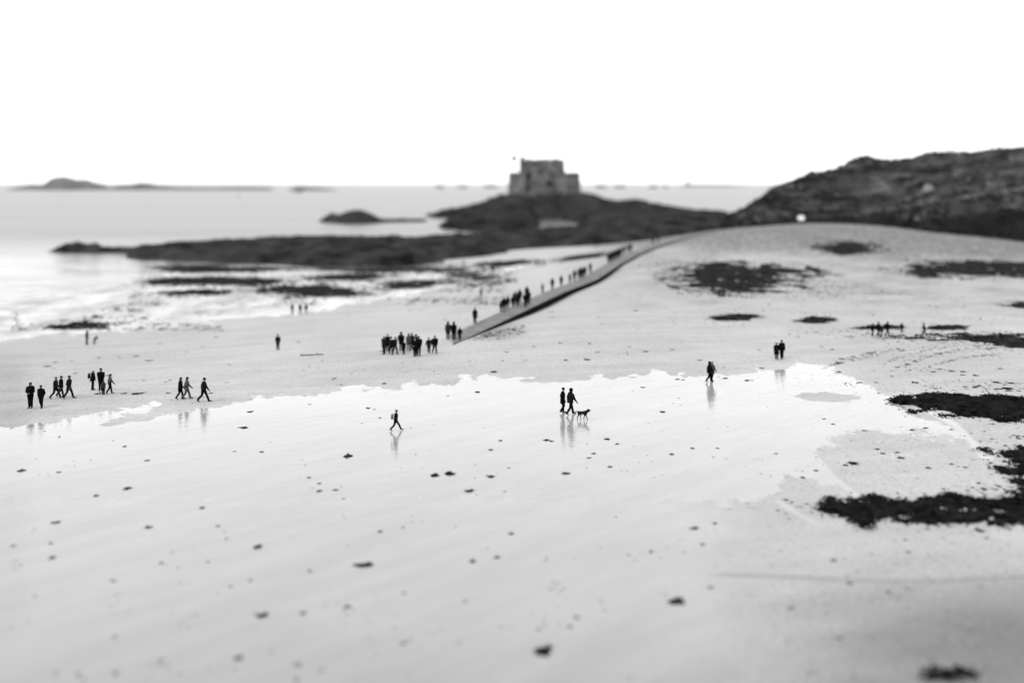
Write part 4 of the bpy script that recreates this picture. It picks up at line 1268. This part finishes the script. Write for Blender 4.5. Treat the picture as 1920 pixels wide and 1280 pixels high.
    for (S_, e, w, sg) in ((LS, le, lw, -1), (RS, re, rw, 1)):
        wi = chain(3, [S_, e, w], [.058, .044, .030])
        d_ = (w - e).normalized()
        fwd = Vector((0, 1, 0)); fwd = (fwd - d_ * fwd.dot(d_)).normalized() if abs(d_.y) < .95 else Vector((0, 0, 1))
        inw = d_.cross(fwd)
        palm = w + d_ * .075
        pi_ = chain(wi, [palm], [.034])
        if detail:
            for q, ln in enumerate((.068, .08, .074, .056)):
                b_ = palm + d_ * .03 + fwd * (.030 - .020 * q)
                chain(pi_, [b_ + d_ * ln * .5, b_ + d_ * ln * .9 - inw * sg * -.018], [.0095, .008])
            chain(wi, [w + d_ * .04 + fwd * .04, w + d_ * .085 + fwd * .055], [.0105, .009])
    body = skin_mesh('person', [p * k for p in V], E, [r * k for r in RD], None, M['skin'])
    body.location = loc; body.rotation_euler = (0, 0, rz)
    tag(body, label, 'person', group)
    def S(L_): L_.v = [p * k for p in L_.v]; return L_
    # ---- trousers
    L = Loft()
    L.tube([pel + Vector((0, 0, .14)), pel + Vector((0, 0, .05)), pel + Vector((0, 0, -.05))], [(.125, .165), (.13, .175), (.11, .16)], 10)
    for (H_, kn, an) in ((LH, lk, la), (RH, rk, ra)):
        L.tube([H_ + Vector((0, 0, .04)), H_ + (kn - H_) * .5, kn, kn + (an - kn) * .45, an + Vector((0, 0, .0))], [.118, .105, .082, .08, .07], 9)
    S(L).build('trousers', M[tr], body)
    # ---- shoes
    for (an, ft) in ((la, lf), (ra, rf)):
        L = Loft()
        d_ = (ft - an); hl = an + Vector((0, -.06, -.035)) - d_ * .05
        L.tube([hl, an + Vector((0, .0, -.03)), an + d_ * .6 + Vector((0, 0, -.005)), ft + d_ * .2 + Vector((0, 0, .002))], [(.03, .035), (.05, .045), (.036, .046), (.02, .03)], 8)
        S(L).build('shoe', M['shoe'], body)
    # ---- coat
    L = Loft(); bk = bulk * 1.22
    hem = {0: .98, 1: .80, 2: .52, 3: .66}[coat] + 0
    flare = {0: (.15, .20), 1: (.17, .23), 2: (.19, .25), 3: (.18, .24)}[coat]
    ring = [up(1.515), up(1.47), up(1.40), up(1.26), up(1.10), pel + Vector((0, 0, .02)), Vector((0, 0, hem)) + dv]
    L.tube(ring, [(.065, .07), (.09, .12 * bk), (.12 * bk, .19 * bk), (.14 * bk, .195 * bk), (.135 * bk, .182 * bk), (flare[0] * .96, flare[1] * .96), flare], 12, (0, 1, 0), noise=.05)
    for (S_, e, w) in ((LS, le, lw), (RS, re, rw)):
        L.tube([S_ + Vector((0, 0, .035)) + (sho - S_) * .25, S_, S_ + (e - S_) * .5, e, e + (w - e) * .5, w], [.06, .082 * bk, .074 * bk, .064 * bk, .058, .052], 9)
    S(L).build('coat', M[ct], body)
    # ---- head wear
    L = Loft(); hx = hc + Vector((0, -.018, .02))
    if top == 'hood':
        L.ball(hc + Vector((0, -.03, .03)), .125 * hd, .135 * hd, .15 * hd)
        L.tube([up(1.46), up(1.55) + Vector((0, -.03, 0))], [(.12, .13), (.10, .11)], 10)
        S(L).build('hood', M[tt], body)
    elif top == 'beanie':
        L.ball(hx + Vector((0, 0, .02)), .104 * hd, .118 * hd, .115 * hd, lo=-.15); S(L).build('woolly_hat', M[tt], body)
    elif top == 'cap':
        L.ball(hx + Vector((0, .004, .02)), .102 * hd, .116 * hd, .105 * hd, lo=.0)
        L.tube([hc + Vector((0, .09, .045)), hc + Vector((0, .18, .035))], [(.012, .075), (.008, .05)], 8, (0, 0, 1))
        S(L).build('cap', M[tt], body)
    elif top == 'long':
        L.ball(hx, .107 * hd, .118 * hd, .118 * hd, lo=-.2)
        L.tube([hc + Vector((0, -.06, .05)), hc + Vector((0, -.085, -.07)), up(1.42) + Vector((0, -.10, 0))], [(.06, .1), (.05, .105), (.03, .09)], 9)
        S(L).build('hair', M[tt], body)
    else:
        L.ball(hx + Vector((0, -.012, 0)), .104 * hd, .112 * hd, .116 * hd, lo=-.45); S(L).build('hair', M[tt], body)
    if scarf:
        L = Loft(); L.tube([up(1.465), up(1.50), up(1.54)], [(.10, .11), (.105, .112), (.085, .09)], 10, cap=False); S(L).build('scarf', M[scarf], body)
    if pack:
        L = Loft(); c = up(1.24) + Vector((0, -.24 * bk, 0))
        L.tube([c + Vector((0, .0, -.24)), c + Vector((0, -.01, -.2)), c + Vector((0, -.02, 0)), c + Vector((0, 0, .16)), c + Vector((0, .03, .22))],
               [(.06, .1), (.105, .145), (.115, .15), (.095, .135), (.04, .08)], 10, (0, 1, 0))
        b_ = S(L).build('backpack', M[pack], body)
        for sg in (-1, 1):
            L = Loft(); L.tube([up(1.45, sg * .1, -.17), up(1.52, sg * .11, -.02), up(1.42, sg * .12, .145), up(1.22, sg * .135, .155), up(1.1, sg * .15, .02)], [.018] * 5, 6)
            S(L).build('strap', M[pack], b_)
    return body

def person(px, py, hpx, face, label, group=None, deck=False, **kw):
    if deck:
        Ys = np.linspace(_dy[0] - 2, _dy[-1], 1500)
        zs = np.interp(Ys, _dy, _dz)
        k = np.argmin(np.abs(CAM_Z - (py - HOR) / F * Ys - zs))
        p = Vector(((px - 960) / F * Ys[k], Ys[k], zs[k] + .02))
        cx = deck_at(Ys[k])[0]
        p.x = min(max(p.x, cx - 1.4), cx + 1.15)
    else:
        p = on_ground(px, py)
    h = hpx * p.y / F
    h = min(max(h, .95), 1.92)
    return make_person(p, h, face, label=label, group=group, detail=(hpx > 26), **kw)

g1 = 'walkers on the sand at the left'
person(57, 765, 48, 'T', 'person with folded arms and pale hands in a bulky dark jacket, far left of beach', g1, pose='stand', coat=1, arms='folded', bulk=1.06, pack='c1', tt='c2')
person(77, 765, 43, 170, 'shorter person in dark jacket walking toward camera beside the arm-folding person', g1, pose='walk', coat=1, stride=10, arms='pockets')
person(104, 747, 42, -80, 'grey-haired walker in dark coat, first of three striding right in a row', g1, pose='walk', coat=1, bulk=1.1, tt='hair_grey', ct='c1', stride=26)
person(114, 744, 40, -80, 'middle walker of three dark-coated figures striding right', g1, pose='walk2', coat=1, stride=20)
person(129, 747, 44, -85, 'front walker of three striding right, in dark jacket with wide stride', g1, pose='walk', coat=0, ct='c1', stride=28, arms='pockets', bulk=1.1)
person(174, 731, 38, -60, 'person with white hat and dark backpack on the left sand', g1, pose='stand', coat=1, top='beanie', tt='c5', pack='c1')
person(189, 733, 42, 'A', 'tall person in black with woolly hat, between a white hat and a grey jacket', g1, pose='stand', coat=1, top='beanie', tt='c0', bulk=1.15)
person(194, 740, 27, 'A', 'child in greyish jacket standing right in front of the tall person in black', g1, pose='stand', coat=1, ct='c2', top='hair')
person(206, 738, 37, -50, 'long-haired person in short grey jacket with crossed striding legs', g1, pose='walk', coat=0, ct='c3', top='long', stride=16, arms='out')
person(338, 748, 41, -70, 'person in long dark coat walking right beside a pale-jacketed companion', g1, pose='walk', coat=3, ct='c0', top='long', stride=20)
person(350, 748, 42, -75, 'long-haired person in grey jacket and grey trousers walking right', g1, pose='walk', coat=0, ct='c3', tr='c3', top='long', stride=24, scarf='c4')
person(382, 753, 46, -70, 'person in wide open dark coat striding right ahead of a couple', g1, pose='walk2', coat=1, ct='c1', arms='out', bulk=1.1, stride=24, top='beanie', tt='c0')
person(163, 646, 27, -70, 'person in fur-hooded grey parka standing near the shore on the left', None, pose='stand', coat=1, ct='c2', top='hood', tt='c2', arms='pockets')
person(177, 645, 17, -90, 'small child bending forward on the sand near the left shoreline', None, pose='bend', coat=1, ct='c0', arms='reach', top='hood', tt='c0')
person(521, 656, 29, 'T', 'lone person in dark coat standing between the left walkers and the crowd', None, pose='stand', coat=1, ct='c1', top='beanie', tt='c2', arms='pockets')
g2 = 'three distant figures at the edge of the wet flat'
person(548, 588, 19, 'T', 'left one of three distant figures at the edge of the wet flat', g2, pose='stand', coat=1)
person(563, 588, 19, 'T', 'middle one of three distant figures at the edge of the wet flat', g2, pose='walk', coat=3, stride=10)
person(574, 588, 19, 'T', 'right one of three distant figures at the edge of the wet flat', g2, pose='walk', coat=1, stride=16)
g3_ = 'crowd standing before the foot of the causeway'
person(720, 664, 34, 165, 'bulky figure in long dark grey coat at the left end of the crowd', g3_, pose='stand', coat=3, ct='c1', bulk=1.15, top='hair', tt='hair_grey')
person(727, 659, 33, 180, 'pale-headed person behind the left end of the crowd', g3_, pose='stand', coat=1, top='hair', tt='hair_grey')
person(733, 665, 34, 195, 'person with pale scarf and hat in the left knot of the crowd', g3_, pose='walk', coat=1, ct='c1', scarf='c5', top='beanie', tt='c1', stride=14)
person(741, 664, 33, -120, 'striding person in dark jacket at the right of the crowd left knot', g3_, pose='walk', coat=1, ct='c1', stride=22)
person(752, 657, 34, 180, 'tall hooded person in black standing behind a small child', g3_, pose='stand', coat=3, top='hood', tt='c1', bulk=1.1, arms='pockets')
person(757, 665, 26, 180, 'small child in dark jacket standing in the middle of the crowd', g3_, pose='stand', coat=1, bulk=1.05)
person(766, 658, 33, 190, 'person in light grey long coat and pale tights within the crowd', g3_, pose='walk', coat=3, ct='c3', tr='c4', top='long', tt='c2', stride=10)
person(772, 656, 32, 180, 'dark person half hidden behind the light grey long coat', g3_, pose='stand', coat=1)
person(780, 660, 33, 180, 'person with fur hood behind the front pair of the crowd', g3_, pose='stand', coat=1, top='hood', tt='c2')
person(778, 668, 33, 170, 'left one of the front pair in the crowd, holding something pale', g3_, pose='stand', coat=1, top='hair', tt='hair_grey', arms='folded')
person(785, 667, 37, 195, 'broad person in black jacket, right one of the crowd front pair', g3_, pose='stand', coat=1, bulk=1.2, arms='pockets', tt='c2')
person(804, 662, 29, 180, 'slim shorter person beside a broad man at the right end of crowd', g3_, pose='walk', coat=1, ct='c1', stride=12, arms='out')
person(815, 663, 34, 200, 'broad man in puffy black jacket at the right end of the crowd', g3_, pose='walk', coat=0, bulk=1.25, stride=16, arms='pockets')
g4 = 'family at the foot of the causeway'
person(840, 637, 35, 180, 'adult in grey jacket at the foot of the causeway, left of two adults', g4, pose='stand', coat=1, ct='c2', top='hood', tt='c2')
person(851, 638, 36, 180, 'hooded adult in black at the foot of the causeway beside a child', g4, pose='stand', coat=3, top='hood', tt='c0', bulk=1.1)
person(862, 638, 25, 180, 'child in dark jacket at the very foot of the causeway', g4, pose='stand', coat=1, arms='out')
g5 = 'walkers on the causeway'
DW = [(877, 607, 27, 'left one of a close pair on the lower causeway', 'stand', 'c0'), (883, 607, 30, 'right one of a close pair on the lower causeway', 'walk', 'c0'),
 (937, 585, 18, 'child leading a cluster on the lower middle causeway', 'stand', 'c1'), (945, 586, 34, 'tall dark adult beside the child on the lower middle causeway', 'walk', 'c0'),
 (954, 573, 27, 'grey-coated person behind the tall adult on the causeway', 'stand', 'c2'), (961, 576, 21, 'left of two children in the middle causeway cluster', 'stand', 'c0'),
 (971, 575, 20, 'right of two children in the middle causeway cluster', 'stand', 'c0'), (975, 563, 30, 'tall dark person behind the children on the causeway', 'stand', 'c0'),
 (985, 577, 29, 'dark person at the right edge of the middle causeway cluster', 'walk', 'c0'),
 (1016, 550, 19, 'pale-coated person alone on the middle of the causeway', 'stand', 'c4'), (1037, 537, 20, 'left of two dark small figures on the middle causeway', 'stand', 'c0'),
 (1046, 537, 20, 'right of two dark small figures on the middle causeway', 'stand', 'c0'), (1049, 528, 27, 'tall figure behind two small figures on the middle causeway', 'stand', 'c1'),
 (1057, 531, 18, 'short grey figure just right of the tall one on the causeway', 'stand', 'c3'), (1066, 525, 22, 'grey figure before the gap on the upper middle causeway', 'walk', 'c2'), (1090, 522, 21, 'left one of a dark pair before the causeway bend', 'walk', 'c0'),
 (1095, 519, 20, 'right one of a dark pair before the causeway bend', 'stand', 'c1'),
 (1128, 493, 19, 'first blurred figure of the dense group at the causeway bend', 'stand', 'c1'), (1134, 491, 20, 'second blurred figure of the dense group at the causeway bend', 'walk', 'c1'),
 (1140, 490, 22, 'third blurred figure of the dense group at the causeway bend', 'stand', 'c0'), (1146, 487, 24, 'darkest figure in the dense group at the causeway bend', 'stand', 'c0'),
 (1152, 483, 22, 'fifth blurred figure of the dense group at the causeway bend', 'walk', 'c0'), (1141, 478, 18, 'figure at the back of the dense group at the bend', 'stand', 'c2'),
 (1160, 478, 18, 'first of three figures just beyond the causeway bend', 'stand', 'c1'), (1167, 475, 17, 'middle of three figures just beyond the causeway bend', 'walk', 'c1'),
 (1172, 473, 17, 'last of three figures just beyond the causeway bend', 'stand', 'c2'),
 (952, 581, 26, 'dark walker between the tall adult and the grey coat on the causeway', 'walk', 'c1'), (991, 571, 27, 'broad figure just beyond the middle causeway cluster', 'stand', 'c0'), (967, 569, 28, 'hooded figure in the thick of the middle causeway cluster', 'stand', 'c1'),
 (1028, 543, 22, 'dark figure just before two small ones on the middle causeway', 'walk', 'c0'), (1078, 524, 21, 'dark figure in the gap before the causeway pair', 'walk', 'c0'), (1103, 513, 20, 'dark figure just after the pair before the bend', 'stand', 'c0'),
 (1131, 486, 20, 'figure at the left back of the dense bend group', 'stand', 'c0'), (1137, 483, 21, 'dark figure in the second row of the dense bend group', 'walk', 'c0'), (1150, 489, 22, 'front right figure of the dense bend group', 'stand', 'c0'), (1157, 485, 20, 'rightmost figure of the dense bend group', 'walk', 'c0'), (1163, 481, 19, 'dark figure between the bend group and the next three', 'stand', 'c0'),
 (1203, 458, 17, 'dark figure on the upper causeway below the reef', 'stand', 'c0'), (1212, 455, 13, 'paler figure beside the dark one on the upper causeway', 'stand', 'c2'),
 (1268, 443, 13, 'last tiny figure on the upper end of the causeway', 'stand', 'c0')]
for i, (a, b, c, lb, po, cc) in enumerate(DW):
    person(a, b, c, 180 if i % 3 else 0, lb, g5, deck=True, pose=po, coat=(1, 3, 1, 0)[i % 4], ct=cc, tr='c0' if cc != 'c4' else 'c3', stride=14,
           top=('hair', 'beanie', 'hood', 'long')[i % 4], tt=('hair_dark', 'c0', cc, 'hair_dark')[i % 4], pack='c1' if i % 6 == 4 else None, arms=('rest', 'swing', 'pockets')[i % 3])
g6 = 'distant figures on the sand left of the causeway'
for (a, b, c, lb) in ((902, 557, 17, 'lone distant figure left of the causeway on pale sand'), (869, 499, 11, 'tiny distant figure near the far weed bar'), (924, 513, 15, 'tiny distant figure standing on the grey weed patch'),
                      (1005, 499, 14, 'left of three distant figures side by side beyond the causeway'), (1012, 499, 14, 'middle of three distant figures side by side beyond the causeway'), (1020, 499, 14, 'right of three distant figures side by side beyond the causeway'),
                      (1114, 463, 12, 'left of two tiny figures by the reef beyond the causeway'), (1120, 463, 12, 'right of two tiny figures by the reef beyond the causeway')):
    person(a, b, c, 180, lb, g6, pose='stand', ct='c1')
g7 = 'walkers by the wrack line at the right'
person(1636, 630, 24, -70, 'leftmost walker by the wrack line, in dark jacket', g7, pose='walk', stride=16)
person(1647, 630, 27, -60, 'second walker by the wrack line, close beside a child', g7, pose='walk', stride=14, coat=3)
person(1653, 630, 18, -70, 'child walking between two adults by the wrack line', g7, pose='walk', ct='c2', tr='c2', stride=16)
person(1664, 630, 28, -80, 'tall dark walker with wide stride by the wrack line', g7, pose='walk', stride=24, bulk=1.1, pack='c0')
person(1691, 623, 18, 'A', 'small figure alone behind the wrack line walkers', g7, pose='stand', coat=3)
person(1733, 630, 24, 90, 'rightmost walker by the wrack line, striding', g7, pose='walk', stride=26, coat=0)
g8 = 'couples on the middle sand'
person(1456, 674, 32, -20, 'person in long black coat of the couple standing right of the wet edge', g8, pose='walk', coat=2, stride=12, top='hair')
person(1466, 673, 36, -15, 'taller man in black jacket of the couple right of the wet edge', g8, pose='walk2', coat=1, stride=14)
person(1335, 715, 37, -60, 'pale-haired person in grey coat half hidden behind a hooded walker', g8, pose='walk', coat=3, ct='c3', top='long', tt='hair_grey', stride=14)
person(1330, 716, 38, -70, 'dark hooded walker on the wet sand edge beside a pale-haired companion', g8, pose='walk', coat=1, top='hood', tt='c0', stride=16)
g9 = 'walkers on the wet sand'
person(1055, 774, 47, -75, 'person in long black coat with raised rear foot, left of the dog walkers', g9, pose='pass', coat=3, top='beanie', tt='c0', arms='pockets')
person(1070, 777, 49, -75, 'person in wide dark grey jacket striding right ahead of a dog', g9, pose='walk', coat=1, ct='c1', top='hood', tt='c0', arms='out', bulk=1.15, stride=26)
person(742, 807, 40, -80, 'lone walker with cap and grey backpack on the wet sand', g9, pose='walk', coat=1, top='cap', tt='c0', pack='c4', arms='rest', stride=30)
# a few people on the hill's skyline
for (a, b, lb) in ((1776, 286, 'left of two tiny figures on the hill skyline'), (1785, 286, 'right of two tiny figures on the hill skyline'), (1862, 281, 'left of the figures at the far right hilltop'), (1874, 279, 'right of the figures at the far right hilltop')):
    p = hill_point(a, b)
    make_person(p, 1.75, 180, pose='stand', label=lb, group='figures on the hill skyline', detail=False)

# ------------------------------------------------------------------ dog
def make_dog():
    p = on_ground(1092, 786)
    k = 1.0
    V = []; E = []; RD = []
    def add(v, r, j=None):
        V.append(Vector(v)); RD.append(r)
        if j is not None: E.append((j, len(V) - 1))
        return len(V) - 1
    hip = add((-.25, 0, .44), .105); mid = add((-.02, 0, .43), .10, hip); che = add((.20, 0, .42), .125, mid)
    nk = add((.33, 0, .53), .08, che); hd = add((.43, 0, .63), .078, nk); mz = add((.54, 0, .60), .038, hd); add((.59, 0, .59), .026, mz)
    for s in (-1, 1):
        e = add((.40, s * .06, .685), .03, hd); add((.385, s * .085, .62), .022, e)
    t = add((-.36, 0, .50), .03, hip); t = add((-.52, 0, .47), .022, t); add((-.66, 0, .42), .012, t)
    for s, sh in ((-1, .03), (1, -.05)):
        a = add((.22 + sh, s * .085, .33), .055, che); b = add((.24 + sh * 2.4, s * .085, .18), .035, a); c = add((.25 + sh * 3.6, s * .085, .035), .024, b); add((.30 + sh * 3.6, s * .085, .02), .022, c)
    for s, sh in ((-1, -.03), (1, .05)):
        a = add((-.22 + sh, s * .085, .33), .07, hip); b = add((-.19 + sh * 2, s * .085, .24), .045, a); c = add((-.29 + sh * 2.4, s * .085, .15), .028, b); d_ = add((-.27 + sh * 2.8, s * .085, .03), .023, c); add((-.22 + sh * 2.8, s * .085, .02), .022, d_)
    o = skin_mesh('dog', V, E, RD, None, M['fur'], root=0)
    o.location = p; o.rotation_euler = (0, 0, R(-12)); o.scale = (1.0, 1.1, 1.08)
    tag(o, 'black medium-sized dog walking on the wet sand ahead of its walkers', 'dog')
    L = Loft(); L.tube([(.30, 0, .49), (.345, 0, .50)], [.088, .084], 10, cap=False); L.build('collar', M['c3'], o)
make_dog()

# turn the skinned skeletons into plain meshes
bpy.context.view_layer.update()
dg = bpy.context.evaluated_depsgraph_get()
for o in SKINNED:
    me = bpy.data.meshes.new_from_object(o.evaluated_get(dg))
    mats = [m for m in o.data.materials]
    old = o.data
    o.modifiers.clear()
    o.data = me
    me.name = o.name
    if not me.materials:
        for m in mats: me.materials.append(m)
    me.polygons.foreach_set('use_smooth', [True] * len(me.polygons))
    bpy.data.meshes.remove(old)

# ------------------------------------------------------------------ sea haze
bm = bmesh.new(); box(bm, -14500, 14500, -300, 26500, -9, 70)
hz = bm_obj('haze', bm, None)
m = bpy.data.materials.new('haze'); m.use_nodes = True
m.node_tree.nodes.clear()
ho = m.node_tree.nodes.new('ShaderNodeOutputMaterial'); hv = m.node_tree.nodes.new('ShaderNodeVolumePrincipled')
hv.inputs['Color'].default_value = (.97, .97, .97, 1)
hv.inputs['Density'].default_value = 2.3e-5
m.node_tree.links.new(hv.outputs[0], ho.inputs['Volume'])
hz.data.materials.append(m)
tag(hz, 'thin sea haze over the whole bay', kind='stuff')
